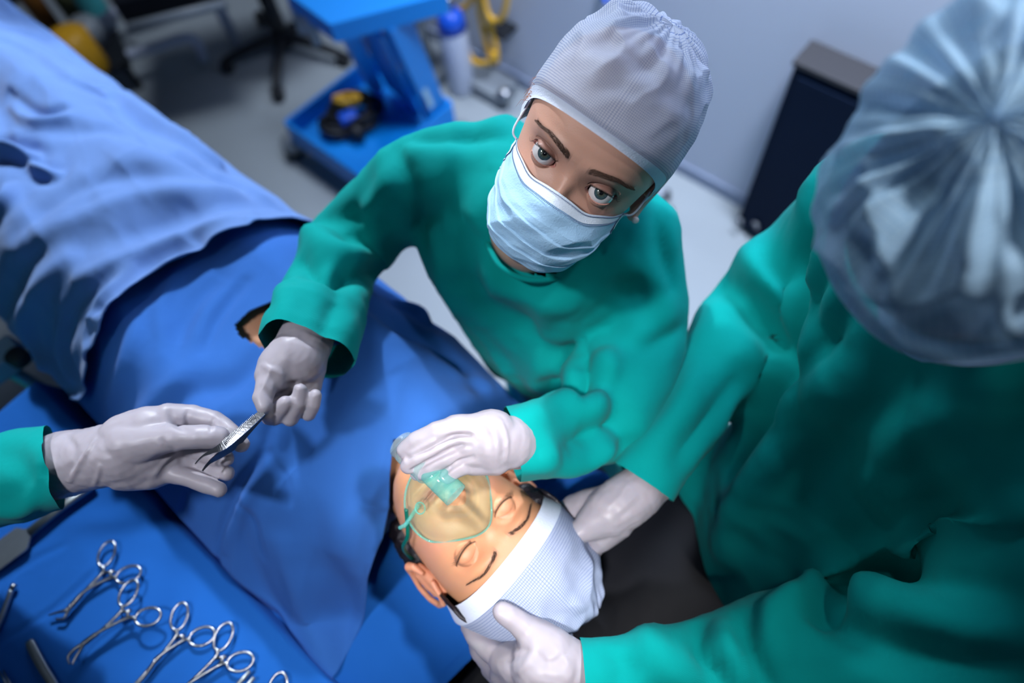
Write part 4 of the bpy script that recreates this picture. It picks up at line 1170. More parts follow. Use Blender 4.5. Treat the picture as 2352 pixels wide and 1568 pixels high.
# ------------------------------------------------------------------ instrument table, covered with a blue cloth
MZ = 1.10
c_ = [Pz(20, 838, MZ), Pz(188, 985, MZ), Pz(765, 1580, MZ)]
e1 = (c_[2] - c_[1]).normalized(); e2 = Vector((-e1.y, e1.x, 0));
if (Pz(100, 1500, MZ) - c_[1]).dot(e2) < 0: e2 = -e2
org = c_[1] - e1 * .13
def MTf(a, b, z): return org + e1 * a + e2 * b + Vector((0, 0, z - MZ))
TL, TWd = .92, .50
it = thing('instrument_table', MTf(TL / 2, TWd / 2, 0), 'instrument table beside the patient, blue cloth spread with steel clamps and scissors', 'instrument table')
vs = []; fs = []; nu, nv = 230, 150
for j in range(nv + 1):
    for i in range(nu + 1):
        a = -.05 + (TL + .1) * i / nu; b = -.035 + (TWd + .09) * j / nv
        z = MZ + (abs(noise.noise(Vector((a * 3.1, b * 8, .5)))) * -.004 + .001)
        z += noise.noise(Vector((a * 14, b * 11, 3))) * .0012
        over = max(0, -a, a - TL) + max(0, -b, b - TWd)
        z -= over * 4.0 + (.004 if over else 0)
        a2 = clamp(a, -.012, TL + .012); b2 = clamp(b, -.012, TWd + .012)
        vs.append(MTf(a2, b2, z))
for j in range(nv):
    for i in range(nu): k = j * (nu + 1) + i; fs.append((k, k + 1, k + nu + 2, k + nu + 1))
mt = mesh_from('cloth', vs, fs)
sculpt(mt, [([(0, 1475), (120, 1400), (230, 1300)], .004, .0035), ([(310, 1190), (420, 1180), (500, 1240)], .02, .006), ([(330, 1500), (400, 1400), (420, 1300)], .022, .006), ([(200, 1200), (300, 1190), (390, 1130)], .02, -.005), ([(0, 1340), (70, 1290), (150, 1250)], .005, .0022), ([(430, 1300), (520, 1380), (560, 1480)], .02, .004)])
cl = link('cloth', mt, M['sheet'], it); thicken(cl)
rotM = Matrix((e1, e2, Vector((0, 0, 1)))).transposed()
box('tray_top', MTf(TL / 2, TWd / 2, MZ - .025), (TL - .01, TWd - .01, .028), M['steel_dull'], it, rotM, .006)
for (a, b) in ((.05, .05), (TL - .05, .05), (.05, TWd - .05), (TL - .05, TWd - .05)):
    tube_obj('leg', [MTf(a, b, MZ - .03), MTf(a, b, .05)], .014, M['steel_dull'], it, 12)

# ------------------------------------------------------------------ instruments
def mz(px, py, h=0.): return Pz(px, py, MZ + .004 + h)
def bar(bm, pts, w0, th):
    """flat bar following pts, widths w0 (list)"""
    pts = [Vector(p) for p in pts]; rows = []
    for i, p in enumerate(pts):
        t_ = (pts[min(i + 1, len(pts) - 1)] - pts[max(0, i - 1)]).normalized(); s_ = t_.cross(Vector((0, 0, 1))).normalized(); u_ = s_.cross(t_)
        w_ = w0[i] / 2; rows.append([bm.verts.new(p + s_ * w_ * a + u_ * th / 2 * b) for a, b in ((-1, -.3), (-.8, 1), (.8, 1), (1, -.3), (.8, -1), (-.8, -1))])
    for a, b in zip(rows, rows[1:]):
        for k in range(6): bm.faces.new((a[k], a[(k + 1) % 6], b[(k + 1) % 6], b[k]))
    bm.faces.new(rows[0][::-1]); bm.faces.new(rows[-1])


def ring_pts(c, d, la, lb, z):
    d = Vector(d).normalized(); s_ = Vector((-d.y, d.x, 0)); return [c + d * la * math.cos(a) + s_ * lb * math.sin(a) + Vector((0, 0, z)) for a in [2 * math.pi * i / 28 for i in range(28)]]


def clamp_tool(name, label, r1, r2, rat, piv, joint, j1, j2, lift=0., cat='clamp', ratchet=True, group='ring-handled instruments in a row on the blue cloth', zt=.0):
    """ring-handled instrument; r1/r2 picture positions of the finger rings, j1/j2 the jaws' paths"""
    root = thing(name, mz(*joint), label, cat, group)
    P_ = lambda q, h=0.: mz(q[0], q[1], .003 + lift + h)
    for k, (r_, oth, jw) in enumerate(((r1, r2, j1), (r2, r1, j2))):
        c = P_(r_); d = (P_(r_) - P_(joint)); d.z = 0; o_ = (P_(r_) - P_(oth)); o_.z = 0
        dd = (d.normalized() * 1.0 + o_.normalized() * .35).normalized(); la, lb = .0165, .0108
        bm = bmesh.new()
        rp = ring_pts(c, dd, la, lb, 0); tube(bm, rp + rp[:2], .0019, 8, caps=False, flat=(Vector((0, 0, 1)), .8))
        st = c - dd * la
        pv = P_(piv, .0012 * (1 if k else -1)); jt = P_(joint, .0012 * (1 if k else -1))
        mid = st.lerp(pv, .25) + (P_(rat) - st.lerp(pv, .25)) * .35
        sh = smooth_path([st, mid, pv, jt], 6); n = len(sh)
        bar(bm, sh, [.0042 + .0012 * abs(i / n - .5) for i in range(n)], .0032)
        if ratchet: bar(bm, [mid, P_(rat) + (P_(rat) - mid) * .35], [.0045, .0035], .0028)
        link('handle', bm_mesh('h', bm), M['steel'], root)
        bm = bmesh.new(); jp = smooth_path([jt] + [P_(q, zt * i) for i, q in enumerate(jw)], 6); n = len(jp)
        tube(bm, jp, [.0030 * (1 - .62 * i / n) for i in range(n)], 8)
        link('jaw', bm_mesh('j', bm), M['steel'], root)
    bm = bmesh.new(); a = P_(piv); b = P_(joint); bar(bm, [a.lerp(b, .25), b + (b - a) * .08], [.0062, .0070], .0052)
    bmesh.ops.create_cone(bm, cap_ends=True, segments=16, radius1=.0017, radius2=.0015, depth=.0075, matrix=Matrix.Translation(b))
    link('box_joint', bm_mesh('b', bm), M['steel'], root)
    return root


clamp_tool('towel_clamp', 'towel clamp with hooked tips, highest of the row on the blue cloth', (245, 1271), (295, 1319), (257, 1313), (195, 1357), (164, 1391), [(150, 1401), (135, 1405), (112, 1412)], [(154, 1408), (146, 1420), (128, 1421)], cat='towel clamp', lift=.002)
clamp_tool('towel_clamp', 'towel clamp raised on its tips casting a long shadow, between two other clamps', (295, 1361), (340, 1416), (295, 1403), (231, 1449), (194, 1476), [(172, 1490), (157, 1508), (160, 1524)], [(185, 1492), (175, 1508), (166, 1526)], cat='towel clamp', lift=.010)
clamp_tool('artery_forceps', 'slim artery forceps with closed rings, touching the next pair of rings', (412, 1415), (464, 1461), (419, 1460), (372, 1502), (358, 1516), [(331, 1549), (300, 1580), (275, 1600)], [(333, 1552), (302, 1583), (277, 1603)], cat='forceps', lift=.001)
clamp_tool('artery_forceps', 'artery forceps running out of the picture\'s bottom, lowest full pair of rings', (513, 1461), (552, 1519), (513, 1509), (433, 1570), (412, 1588), [(385, 1612), (360, 1630), (345, 1645)], [(388, 1615), (362, 1633), (347, 1648)], cat='forceps', lift=.001)
clamp_tool('artery_forceps', 'clamp showing only the rim of one ring at the bottom edge', (638, 1578), (680, 1625), (640, 1620), (590, 1670), (575, 1690), [(555, 1710), (535, 1730), (520, 1750)], [(558, 1713), (538, 1733), (523, 1753)], cat='forceps', lift=.0)

# hinged rods end beside the lowest clamp
t = thing('needle_holder', mz(570, 1560), 'two dark steel rod ends side by side, just left of the lone ring rim', 'surgical instrument')
for q in (((574, 1541), (520, 1600)), ((584, 1555), (535, 1612))):
    tube_obj('rod', [mz(*q[0], .004), mz(*q[1], .003)], [.0026, .0030], M['steel_dull'], t, 10)
# probe at the left edge
t = thing('probe', mz(20, 1370), 'slender steel probe with a small knob end at the left edge of the cloth', 'surgical probe')
tube_obj('shaft', smooth_path([mz(27, 1352, .004), mz(10, 1400, .004), mz(-10, 1450, .004), mz(-40, 1530, .004)], 4), .0034, M['steel_dull'], t, 10)
tube_obj('knob', [mz(34, 1340, .005), mz(31, 1346, .005), mz(28, 1352, .004)], [.0030, .0044, .0038], M['steel'], t, 12)
# flat handle
t = thing('scalpel_handle', mz(100, 1530), 'flat steel scalpel handle with rounded end, lying below the clamps\' tips', 'scalpel')
bm = bmesh.new(); bar(bm, smooth_path([mz(66, 1471, .002), mz(73, 1486, .002), mz(95, 1528, .002), mz(120, 1568, .002), mz(150, 1620, .002)], 4), [.006, .0095, .0112, .0120, .0122, .0124, .0124, .0124, .0122, .012, .0118, .0116, .0112, .011, .0105, .010, .009][:17], .003)
link('handle', bm_mesh('h', bm), M['steel_dull'], t)
bm = bmesh.new(); bar(bm, [mz(150, 1620, .002), mz(175, 1662, .002)], [.007, .002], .001); link('blade', bm_mesh('h', bm), M['steel'], t)
t = thing('tweezers', mz(-10, 1560), 'thin steel tweezers tip at the bottom left corner of the cloth', 'tweezers')
for o in (0, 9): tube_obj('arm', [mz(-2 + o, 1540, .003), mz(25 + o, 1590, .003)], [.0008, .0022], M['steel'], t, 8)
# rasp: long rod and toothed blade
t = thing('bone_saw', mz(60, 1230), 'long steel saw with rod handle and toothed wide blade under the gloved wrist', 'bone saw')
bm = bmesh.new(); bar(bm, [mz(215, 1108, .006), mz(130, 1172, .006), mz(68, 1222, .006)], [.0135, .0135, .0145], .006); link('handle', bm_mesh('h', bm), M['steel_dull'], t)
bm = bmesh.new(); a = mz(68, 1222, .005); b = mz(-70, 1325, .005); dr = (b - a); L = dr.length; dr.normalize(); sd = dr.cross(Vector((0, 0, 1))).normalized()
if (mz(60, 1300) - a).dot(sd) < 0: sd = -sd
prev = None; n = 44
for i in range(n + 1):
    p = a + dr * L * i / n; wv = .007 + .012 * sstep(0, .15, i / n); tooth = .0016 if i % 2 else 0
    row = [bm.verts.new(p - sd * wv + Vector((0, 0, z))) for z in (.0012, -.0012)] + [bm.verts.new(p + sd * (wv + tooth) + Vector((0, 0, z))) for z in (-.0012, .0012)]
    if prev:
        for k in range(4): bm.faces.new((prev[k], prev[(k + 1) % 4], row[(k + 1) % 4], row[k]))
    else: bm.faces.new(row[::-1])
    prev = row
bm.faces.new(prev); link('blade', bm_mesh('h', bm), M['steel_dull'], t, smooth=False)

# forceps passed between the two hands
t = thing('dissecting_forceps', D(520, 1010, .69), 'shiny steel dissecting forceps with ribbed grip passed between two gloved hands', 'forceps')
def strip(name, A, wid, th, up):
    pts = smooth_path([D(*q) for q in A], 6); n = len(pts); bm = bmesh.new(); rows = []
    ws = np.interp(np.linspace(0, 1, n), [i / (len(wid) - 1) for i in range(len(wid))], wid)
    for i, p in enumerate(pts):
        tt = (pts[min(i + 1, n - 1)] - pts[max(0, i - 1)]).normalized(); s_ = tt.cross(up).normalized(); u_ = s_.cross(tt)
        rows.append([bm.verts.new(p + s_ * ws[i] / 2 * a + u_ * th / 2 * b) for a, b in ((-1, 1), (1, 1), (1, -1), (-1, -1))])
    for a, b in zip(rows, rows[1:]):
        for k in range(4): bm.faces.new((a[k], a[(k + 1) % 4], b[(k + 1) % 4], b[k]))
    bm.faces.new(rows[0][::-1]); bm.faces.new(rows[-1]); return link(name, bm_mesh(name, bm), M['steel'], t, smooth=False)
n0 = (CAM - D(520, 1010, .69)).normalized(); axd = (D(603, 948, .69) - D(455, 1065, .69)).normalized(); sdv = axd.cross(n0).normalized()
s1 = strip('arm', [(604, 946, .686), (560, 985, .679), (515, 1022, .675), (490, 1035, .678), (465, 1048, .682), (449, 1065, .685)], [.0070, .0085, .0090, .0045, .0016, .0009], .0014, (n0 + sdv * -.4).normalized())
s2 = strip('arm', [(605, 950, .690), (572, 985, .690), (540, 1020, .690), (505, 1045, .690), (480, 1063, .690), (465, 1081, .688)], [.0070, .0085, .0100, .0080, .0030, .0009], .0014, (n0 + sdv * .75).normalized())
bm = bmesh.new()
for i in range(26):
    f = .10 + .34 * i / 26; A = [D(598, 948, .684), D(515, 1018, .6735)]; p = A[0].lerp(A[1], i / 25 * .85 + .15)
    tube(bm, [p - sdv * .0036, p + sdv * .0036], .00035, 5)
link('grip_ribs', bm_mesh('g', bm), M['steel'], s1)

# ------------------------------------------------------------------ far side of the room
def wall_pt(px, py, off=0.):
    r = ray(px, py); t_ = ((WA + wn * off - CAM).dot(wn)) / r.dot(wn); return CAM + r * t_
def zat(base, py):
    """height above a floor point seen at picture row py"""
    lo, hi = 0, 1.9
    for _ in range(40):
        m_ = (lo + hi) / 2; c = RC.transposed() @ (Vector((base.x, base.y, m_)) - CAM); y_ = 784 - c.y / -c.z * FPX
        if y_ > py: lo = m_
        else: hi = m_
    return lo


# dark cabinet by the wall
b0 = Pz(1688, 522, 0); hz_ = zat(b0, 128) - .025
t = thing('cabinet', b0 + wd_ * .25, 'low navy cabinet with grey-brown top standing against the pale wall', 'cabinet')
dep = abs((b0 - WA).dot(wn)) - .012; cc = b0 + wd_ * .30 - wn * dep / 2
box('body', cc + Vector((0, 0, hz_ / 2 + .01)), (.60, dep, hz_ - .02), M['navy'], t, ROTW, .004)
box('top', cc + Vector((0, 0, hz_ + .004)), (.615, dep + .015, .014), M['brown'], t, ROTW, .003)
box('door', cc + wn * (dep / 2 + .004) + Vector((0, 0, hz_ / 2)), (.56, .008, hz_ - .06), M['navy'], t, ROTW, .002)
for k in range(2):
    p = Pz(1700 + 36 * k, 492 + 10 * k, .09) + wn * .02
    tube_obj('latch', [p, p + wd_ * .02, p + wd_ * .02 + Vector((0, 0, -.02))], .006, M['steel'], t, 8)

# casters of a stand hidden behind the nurse
t = thing('wheeled_stand', Pz(1520, 480, 0), 'stand with small black wheels, mostly hidden behind the capped woman\'s shoulder', 'stand')
q0 = Pz(1470, 455, .03)
for (px, py) in ((1533, 447), (1540, 487)):
    p = Pz(px, py, .02)
    bm = bmesh.new(); bmesh.ops.create_cone(bm, cap_ends=True, segments=20, radius1=.020, radius2=.020, depth=.016, matrix=Matrix.Translation(p) @ Matrix.Rotation(math.pi / 2, 4, 'Y')); link('wheel', bm_mesh('w', bm), M['blackp'], t)
    tube_obj('leg', [p + Vector((0, 0, .012)), q0 + Vector((0, 0, .02))], .007, M['white'], t, 8)
tube_obj('pole', [q0, q0 + Vector((0, 0, .7))], .012, M['white'], t, 12)

# stool with a five-star base
sx = Pz(655, 100, .06)
t = thing('swivel_stool', (sx.x, sx.y, 0), 'black swivel stool with a five-armed wheeled base on the grey floor', 'stool')
for k in range(5):
    a = math.radians(-18 + 72 * k); e = Vector((sx.x + .27 * math.cos(a), sx.y + .27 * math.sin(a), .055))
    tube_obj('base_arm', smooth_path([Vector((sx.x, sx.y, .10)), Vector((sx.x, sx.y, .095)).lerp(e, .5) + Vector((0, 0, .012)), e], 4), [.026 - .0013 * i for i in range(9)], M['blackp'], t, 8)
    bm = bmesh.new(); bmesh.ops.create_cone(bm, cap_ends=True, segments=20, radius1=.028, radius2=.028, depth=.04, matrix=Matrix.Translation(e + Vector((0, 0, -.027))) @ Matrix.Rotation(a, 4, 'Z') @ Matrix.Rotation(math.pi / 2, 4, 'X')); link('caster', bm_mesh('w', bm), M['blackp'], t)
tube_obj('column', [(sx.x, sx.y, .05), (sx.x, sx.y, .30), (sx.x, sx.y, .302), (sx.x, sx.y, .46)], [.032, .032, .022, .022], M['blackp'], t, 16)
tube_obj('seat', [(sx.x, sx.y, .455), (sx.x, sx.y, .47), (sx.x, sx.y, .52), (sx.x, sx.y, .53)], [.15, .185, .185, .16], M['black'], t, 32)

# blue cart
A3 = [Pz(645, 272, .20), Pz(822, 398, .20), Pz(1048, 245, .20)]; A3.append(A3[0] + A3[2] - A3[1]); cen = (A3[0] + A3[2]) / 2
t = thing('equipment_cart', (cen.x, cen.y, 0), 'bright blue metal cart on casters with tangled cables in its lower tray', 'cart')
ex = (A3[1] - A3[0]); ey = (A3[2] - A3[1]); lx, ly = ex.length, ey.length; ex.normalize(); ey = (ey - ey.dot(ex) * ex).normalized(); RX = Matrix((ex, ey, Vector((0, 0, 1)))).transposed()
bm = bmesh.new(); box_bm(bm, (cen.x, cen.y, .115), (lx, ly, .02), RX, .004)
for s_ in (-1, 1):
    box_bm(bm, Vector((cen.x, cen.y, .155)) + ex * s_ * lx / 2, (.014, ly, .10), RX, .004); box_bm(bm, Vector((cen.x, cen.y, .155)) + ey * s_ * ly / 2, (lx, .014, .10), RX, .004)
link('lower_tray', bm_mesh('t', bm), M['blue_metal'], t, smooth=False)
for i, p in enumerate(A3):
    q = Vector((cen.x, cen.y, 0)).lerp(Vector((p.x, p.y, 0)), 1.0)
    bm = bmesh.new(); bmesh.ops.create_cone(bm, cap_ends=True, segments=24, radius1=.046, radius2=.046, depth=.028, matrix=Matrix.Translation(q + Vector((0, 0, .046))) @ Matrix.Rotation(.9 + i, 4, 'Z') @ Matrix.Rotation(math.pi / 2, 4, 'X')); w_ = link('caster', bm_mesh('w', bm), M['blackp'], t)
    bm = bmesh.new(); bmesh.ops.create_uvsphere(bm, u_segments=16, v_segments=10, radius=.046, matrix=Matrix.Translation(q + Vector((0, 0, .075)))); link('caster_cover', bm_mesh('w', bm), M['grey'], w_)
def post(name, a, b, w_, th, m=M['blue_metal']):
    a = Vector(a); b = Vector(b); z = (b - a).normalized(); x = (ey - ey.dot(z) * z).normalized(); y = z.cross(x)
    return box(name, (a + b) / 2, (w_, th, (b - a).length), m, t, Matrix((x, y, z)).transposed(), .004)
pr = post('upright', Pz(1003, 262, .15), Pz(905, 40, .70), .085, .05)
post('upright', Pz(865, 205, .15), Pz(792, 60, .70), .05, .04)
post('back_panel', Pz(925, 225, .15), Pz(835, 45, .68), .02, .16)
o = post('pale_strip', Pz(992, 245, .24) + (CAM - Pz(992, 245, .24)).normalized() * .035, Pz(925, 95, .56) + (CAM - Pz(925, 95, .56)).normalized() * .035, .022, .004, mat('pale_strip', (.30, .50, .66), rough=.4))  # pale strip laid along the wide upright
u_ = [Pz(660, 0, .72), Pz(765, 78, .72), Pz(1030, 8, .72)]; u_.append(u_[0] + u_[2] - u_[1]); cu = (u_[0] + u_[2]) / 2
bm = bmesh.new(); fx = (u_[1] - u_[0]).normalized(); fy = Vector((-fx.y, fx.x, 0)); RF = Matrix((fx, fy, Vector((0, 0, 1)))).transposed()
top = [bm.verts.new(p + Vector((0, 0, .03))) for p in u_]; bt = [bm.verts.new(p - Vector((0, 0, .03))) for p in u_]
bm.faces.new(top); bm.faces.new(bt[::-1])
for i in range(4): bm.faces.new((top[i], bt[i], bt[(i + 1) % 4], top[(i + 1) % 4]))
bmesh.ops.recalc_face_normals(bm, faces=bm.faces[:]); link('upper_shelf', bm_mesh('u', bm), M['blue_metal'], t, smooth=False)
for (px, py) in ((705, 35), (672, 8)):
    p = Pz(px, py, .70) ; tube_obj('shelf_clip', [p, p + Vector((0, 0, -.10))], .016, M['grey'], t, 10)

# things lying in the tray
def coil(name, c, r, n, th, m, label, cat, squash=.6, tall=.02):
    rd = random.Random(len(name) + n); pts = []
    for i in range(n * 14):
        a = i * 2 * math.pi / 14; rr = r * (1 + .25 * math.sin(i * .7)); pts.append(c + Vector((rr * math.cos(a), rr * squash * math.sin(a), th + tall * (i / (n * 14)) + .006 * math.sin(i * .9))))
    return tag(tube_obj(name, smooth_path(pts, 2), th, m, None, 8), label, cat)
coil('yellow_cable', Pz(800, 240, .20), .040, 4, .008, M['yellow'], 'coil of yellow cable on top of the black cables in the blue cart', 'cable', .45, .03)
coil('black_cable', Pz(820, 270, .15), .085, 6, .011, M['blackp'], 'heap of black cables in the lower tray of the blue cart', 'cable', .75, .05)
coil('black_cable', Pz(775, 300, .14), .05, 4, .009, M['blackp'], 'smaller loop of black cable nearest the cart tray\'s front corner', 'cable', .8, .04)
p = Pz(800, 268, .21); bm = bmesh.new(); box_bm(bm, p, (.07, .05, .03), Matrix.Rotation(.5, 3, 'Z'), .01); tag(link('blue_connector', bm_mesh('b', bm), M['bluep']), 'glossy blue plastic connector beside the yellow cable in the cart tray', 'connector')
t = thing('power_adapter', Pz(820, 305, .15), 'black cylindrical plug with a pale round face in the cart tray', 'plug')
p = Pz(835, 303, .17); q = Pz(806, 303, .17); tube_obj('plug_body', [p, q], .032, M['blackp'], t, 18); tube_obj('plug_face', [q, q + (q - p).normalized() * .004], .024, mat('pale_pink_plastic', (.45, .38, .42)), t, 18)

# gas cylinder and its trolley
p = Pz(1062, 205, 0)
t = thing('gas_cylinder', p, 'white gas cylinder with a blue collar standing near the wall', 'gas cylinder')
hz2 = zat(p, 62)
tube_obj('cylinder', [p, p + Vector((0, 0, .02)), p + Vector((0, 0, hz2)), p + Vector((0, 0, hz2 + .05))], [.048, .055, .055, .03], M['white'], t, 24)
tube_obj('collar', [p + Vector((0, 0, hz2 + .0)), p + Vector((0, 0, hz2 + .05)), p + Vector((0, 0, hz2 + .075))], [.058, .048, .03], M['bluep'], t, 24)
tube_obj('valve', [p + Vector((0, 0, hz2 + .07)), p + Vector((0, 0, hz2 + .13))], .018, M['steel'], t, 14)
p2 = p + wd_ * -.23 + wn * -.03
t = thing('suction_unit', p2, 'grey metal suction stand with pipes beside the white gas cylinder', 'suction unit')
for k in range(4):
    q = p2 + wd_ * (.05 * k - .09) + wn * .03 * (k % 2); tube_obj('pipe', [q + Vector((0, 0, .03)), q + Vector((0, 0, .60))], .014, M['steel_dull'] if k % 2 else M['white'], t, 10)
box('bracket', p2 + Vector((0, 0, .42)), (.24, .05, .04), M['grey'], t, ROTW, .004); box('base', p2 + Vector((0, 0, .02)), (.28, .16, .04), M['grey'], t, ROTW, .006)
q = Pz(1120, 195, .03); t = thing('floor_fitting', q, 'dark metal floor fitting with a round glass gauge by the skirting', 'fitting')
box('plate', q + Vector((0, 0, .01)), (.22, .12, .05), M['grey'], t, ROTW, .006)
tube_obj('gauge', [Pz(1160, 218, .05), Pz(1160, 218, .08)], .032, M['steel'], t, 20)
t = thing('wall_bracket', wall_pt(1145, 65, .02), 'small dark bracket on the wall holding yellow hoses', 'bracket')
box('arm', wall_pt(1150, 65, .04), (.10, .09, .015), M['blackp'], t, ROTW, .003)
hos = [([(1010, -30), (1012, 5), (1045, 25), (1080, 5), (1085, -30)], 'yellow hose loop hanging lowest beside the blue cart top'),
       ([(1098, -30), (1100, 20), (1112, 80), (1128, 130), (1140, 140), (1138, 100), (1120, 40), (1108, -30)], 'long narrow yellow hose loop hanging down the wall'),
       ([(1108, -30), (1120, 30), (1140, 48), (1158, 30), (1168, -30)], 'wide yellow hose loop nearest the capped woman'),
       ([(1070, 100), (1080, 130), (1100, 145), (1130, 140), (1135, 120)], 'short yellow hose end behind the gas cylinder')]
for k, (pp, lb) in enumerate(hos):
    tag(tube_obj('yellow_hose', smooth_path([wall_pt(a, b, .07 + .015 * k) for a, b in pp], 8), .011, M['yellow'], None, 10), lb, 'hose', 'yellow hoses hanging on the wall')
tag(tube_obj('blue_hook', [wall_pt(1388, -30, .0), wall_pt(1390, -5, .03), wall_pt(1391, 8, .05)], [.012, .010, .005], M['bluep'], None, 12), 'tiny bright blue hook on the wall above the capped woman', 'hook')

# trolley bed with tubular base, upper left
za = .13
t = thing('trolley_bed', Pz(360, 60, 0), 'dark trolley bed with pale tubular base near the black stool', 'trolley bed')
tube_obj('base_tube', smooth_path([Pz(236, 185, .03), Pz(245, 150, .10), Pz(290, 128, za), Pz(360, 108, za), Pz(425, 88, za), Pz(452, 98, .10), Pz(468, 138, .02)], 6), .021, M['white'], t, 12)
tube_obj('base_tube', smooth_path([Pz(180, 80, .03), Pz(200, 50, .10), Pz(260, 30, za), Pz(380, -10, za), Pz(440, -12, .02)], 6), .021, M['white'], t, 12)
tube_obj('leg', [Pz(550, 112, .0), Pz(550, 112, .0) + Vector((0, 0, .62))], .024, M['white'], t, 12)
tube_obj('leg', [Pz(300, 60, .1), Pz(300, 60, .1) + Vector((0, 0, .4))], .014, M['blackp'], t, 12)
a, b, c = Pz(275, 34, .50), Pz(505, -22, .50), Pz(380, -150, .50); c = a + (c - (a + b) / 2) + (b - a) * .1; d_ = c + (b - a)
bm = bmesh.new(); top = [bm.verts.new(q + Vector((0, 0, .04))) for q in (a, b, d_, c)]; bt = [bm.verts.new(q - Vector((0, 0, .04))) for q in (a, b, d_, c)]
bm.faces.new(top); bm.faces.new(bt[::-1])
for i in range(4): bm.faces.new((top[i], bt[i], bt[(i + 1) % 4], top[(i + 1) % 4]))
bmesh.ops.recalc_face_normals(bm, faces=bm.faces[:]); link('mattress', bm_mesh('m', bm), M['black'], t, smooth=False)
tube_obj('side_rail', [a + Vector((0, 0, -.05)), b + Vector((0, 0, -.05))], .018, M['grey'], t, 10)
# clutter behind the patient's legs
q = Pz(160, 100, .30)
tag(tube_obj('amber_canister', [(q.x, q.y, .16), (q.x, q.y, .18), (q.x, q.y, .33), (q.x, q.y, .35)], [.07, .085, .085, .05], M['orange'], None, 24), 'round amber canister behind the draped legs', 'canister')
t = thing('waste_trolley', (q.x, q.y, 0), 'dark low trolley carrying canisters in the dim corner', 'trolley')
box('shelf', Vector((q.x - .12, q.y + .10, .14)), (.42, .30, .03), M['blackp'], t, Matrix.Rotation(.5, 3, 'Z'), .005)
for s_ in (-1, 1):
    for s2 in (-1, 1):
        pq = Vector((q.x - .12, q.y + .10, .0)) + Matrix.Rotation(.5, 3, 'Z') @ Vector((.18 * s_, .12 * s2, 0)); tube_obj('leg', [pq, pq + Vector((0, 0, .13))], .015, M['blackp'], t, 8)
def can(px, py, z0, z1, r_, m, nm, lb, cat):
    p = Pz(px, py, z0); return tube_obj(nm, [(p.x, p.y, z0), (p.x, p.y, z1 - .02), (p.x, p.y, z1)], [r_, r_, r_ * .7], m, None, 20), lb, cat
for args in ((118, 60, .16, .42, .040, mat('rust_plastic', (.22, .08, .01)), 'rust_bottle', 'rust brown bottle at the top left, left of the amber canister', 'bottle'),
             (215, 95, .16, .26, .065, M['grey'], 'grey jar', 'squat grey jar between the amber canister and the trolley bed', 'jar'),
             (245, 60, .16, .40, .050, M['white'], 'white_canister', 'white canister with teal label beside the trolley bed', 'canister'),
             (180, 35, .16, .36, .050, mat('moss_plastic', (.10, .11, .05)), 'moss_bottle', 'dull moss green bottle behind the amber canister', 'bottle')):
    o, lb, cat = can(*args); o.name = args[6].replace(' ', '_'); tag(o, lb, cat)
    if 'white' in args[6]:
        c = o.location; tube_obj('label_wrap', [(c.x, c.y, .24), (c.x, c.y, .34)], .0515, M['teal'], o, 20, caps=False)
q = Pz(30, 30, .0)
t = thing('monitor_unit', q + Vector((-.1, .15, 0)), 'tall black equipment unit in the dark top left corner', 'equipment unit')
box('housing', q + Vector((-.12, .20, .40)), (.42, .36, .80), M['blackp'], t, Matrix.Rotation(.6, 3, 'Z'), .01)
# dial item between the tables on the left edge
q = Pz(14, 822, 1.02); t = thing('pole_clamp', q, 'pale clamp with a dull round knob between the drapes at the left edge', 'clamp')
box('body', q + Vector((-.03, 0, -.02)), (.09, .05, .04), M['white'], t, Matrix.Rotation(.8, 3, 'Z'), .004)
tube_obj('pole', [q + Vector((-.03, 0, -.03)), Vector((q.x - .03, q.y, .0))], .012, M['steel_dull'], t, 12)
tube_obj('knob', [Pz(32, 815, 1.05) - Vector((0, 0, .02)), Pz(32, 815, 1.05)], .017, M['brown'], t, 20)
# ------------------------------------------------------------------ folds pushed into the drapes, then the drapes themselves
FOLD_A = [
    ([(500, 640), (440, 700), (400, 790)], .02, .008), ([(560, 650), (500, 730), (470, 800)], .012, .006), ([(400, 640), (370, 720), (380, 800)], .015, -.006),
    ([(620, 800), (540, 880), (440, 900), (370, 950)], .02, .010), ([(330, 720), (290, 820), (250, 940)], .02, -.008), ([(420, 860), (330, 950), (250, 980)], .018, -.006),
    ([(620, 980), (600, 1050), (540, 1140), (505, 1230), (500, 1300)], .007, .004), ([(640, 1000), (625, 1060), (560, 1160), (520, 1260)], .010, -.004),
    ([(430, 1130), (415, 1180), (405, 1230)], .006, .004), ([(740, 900), (700, 1000), (690, 1100), (730, 1300)], .03, .009), ([(860, 950), (820, 1050), (810, 1180), (790, 1300)], .03, -.008),
    ([(830, 1155), (870, 1165), (905, 1160)], .004, -.004), ([(770, 1300), (800, 1400), (790, 1520)], .02, .008), ([(650, 1250), (700, 1400), (760, 1530)], .02, -.009),
    ([(560, 1200), (600, 1350), (700, 1500)], .02, .007), ([(620, 1040), (650, 1100), (660, 1160)], .006, .003), ([(550, 1150), (580, 1200), (600, 1280)], .008, .003),
    ([(850, 700), (930, 760), (1000, 790), (1100, 890)], .02, .010), ([(920, 700), (960, 720), (980, 740)], .012, -.014), ([(1000, 830), (1060, 860), (1120, 880)], .012, -.006),
    ([(845, 1300), (835, 1400), (785, 1530)], .004, .002),
]
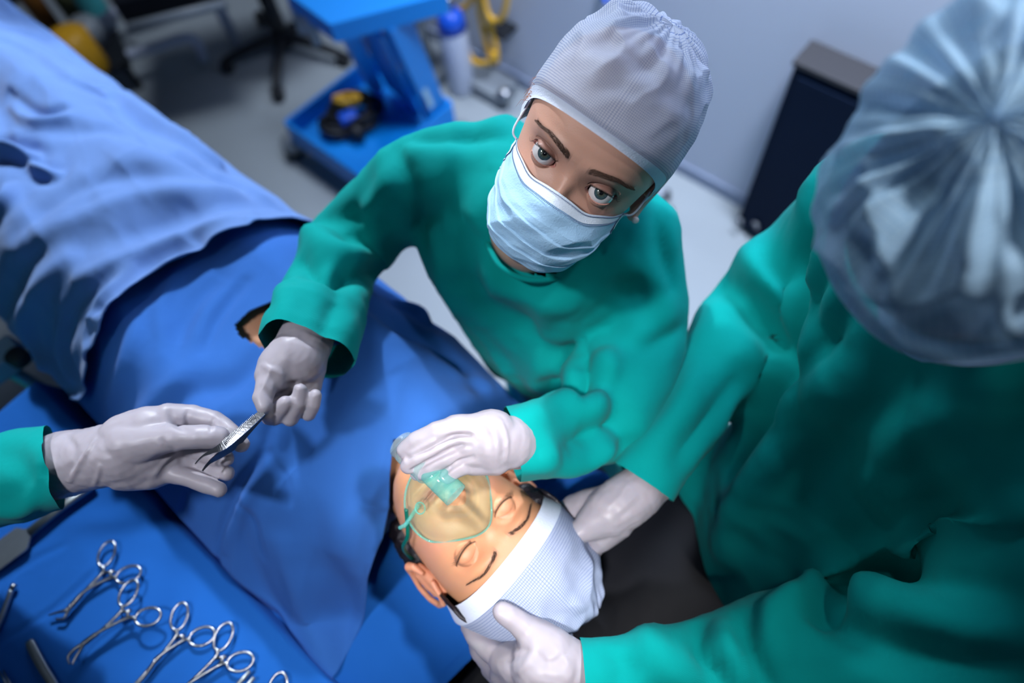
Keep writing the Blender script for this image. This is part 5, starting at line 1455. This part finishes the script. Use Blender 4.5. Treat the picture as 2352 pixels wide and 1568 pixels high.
FOLD_B = [
    ([(0, 85), (90, 130), (175, 190), (240, 215)], .012, -.012), ([(0, 60), (100, 90), (200, 150), (300, 210)], .020, .010), ([(236, 204), (300, 250), (360, 297), (430, 335), (500, 380)], .013, -.026),
    ([(260, 250), (340, 310), (430, 370), (560, 440)], .02, .012), ([(20, 214), (60, 250), (100, 262), (145, 250)], .012, .010), ([(30, 240), (80, 280), (150, 270)], .012, -.010),
    ([(-20, 348), (30, 350), (72, 362)], .011, -.028), ([(75, 383), (100, 400), (130, 405)], .009, -.022), ([(-20, 320), (40, 325), (100, 350)], .012, .008),
    ([(0, 480), (18, 455), (20, 430)], .012, -.016), ([(690, 480), (520, 470), (350, 520), (200, 560)], .025, .010), ([(690, 510), (540, 510), (380, 560), (180, 640)], .016, -.008),
    ([(640, 540), (480, 550), (320, 620), (160, 760)], .018, .009), ([(560, 440), (400, 440), (260, 470), (100, 540)], .02, -.008), ([(400, 400), (300, 400), (180, 430), (40, 530)], .02, .008),
    ([(250, 640), (170, 700), (150, 800), (190, 900)], .016, .010), ([(150, 600), (80, 680), (60, 780)], .018, -.012), ([(300, 620), (220, 700), (200, 820)], .012, -.010),
    ([(120, 720), (110, 800), (160, 900)], .014, .008), ([(215, 730), (245, 740), (225, 760)], .008, -.010), ([(100, 560), (30, 640), (0, 740)], .02, .012), ([(60, 700), (80, 800), (140, 900)], .014, -.010),
    ([(350, 330), (250, 300), (140, 300)], .02, .008), ([(640, 560), (520, 580), (420, 620)], .007, .004), ([(500, 400), (560, 430), (640, 470)], .012, -.008),
]
sculpt(mA, FOLD_A); sculpt(mB, FOLD_B)
# opening in the chest drape where skin shows
hole = [(538, 746), (572, 714), (645, 684), (660, 790), (612, 804), (548, 770)]
def inside(px, py):
    c = False
    for i in range(len(hole)):
        (x1, y1), (x2, y2) = hole[i], hole[i - 1]
        if (y1 > py) != (y2 > py) and px < (x2 - x1) * (py - y1) / (y2 - y1) + x1: c = not c
    return c
bm = bmesh.new(); bm.from_mesh(mA); kill = []
for f in bm.faces:
    c = RC.transposed() @ (f.calc_center_median() - CAM); px, py = 1176 + c.x / -c.z * FPX, 784 - c.y / -c.z * FPX
    if inside(px, py): kill.append(f)
bmesh.ops.delete(bm, geom=kill, context='FACES'); bm.to_mesh(mA); bm.free()
oA = link('surgical_drape', mA, M['drape2']); thicken(oA)
tag(oA, 'blue drape over the patient\'s chest with its edge at the chin', 'drape')
oB = link('surgical_drape', mB, M['drape']); thicken(oB)
tag(oB, 'light blue drape over the patient\'s legs, folded hem lying on the chest drape', 'drape')
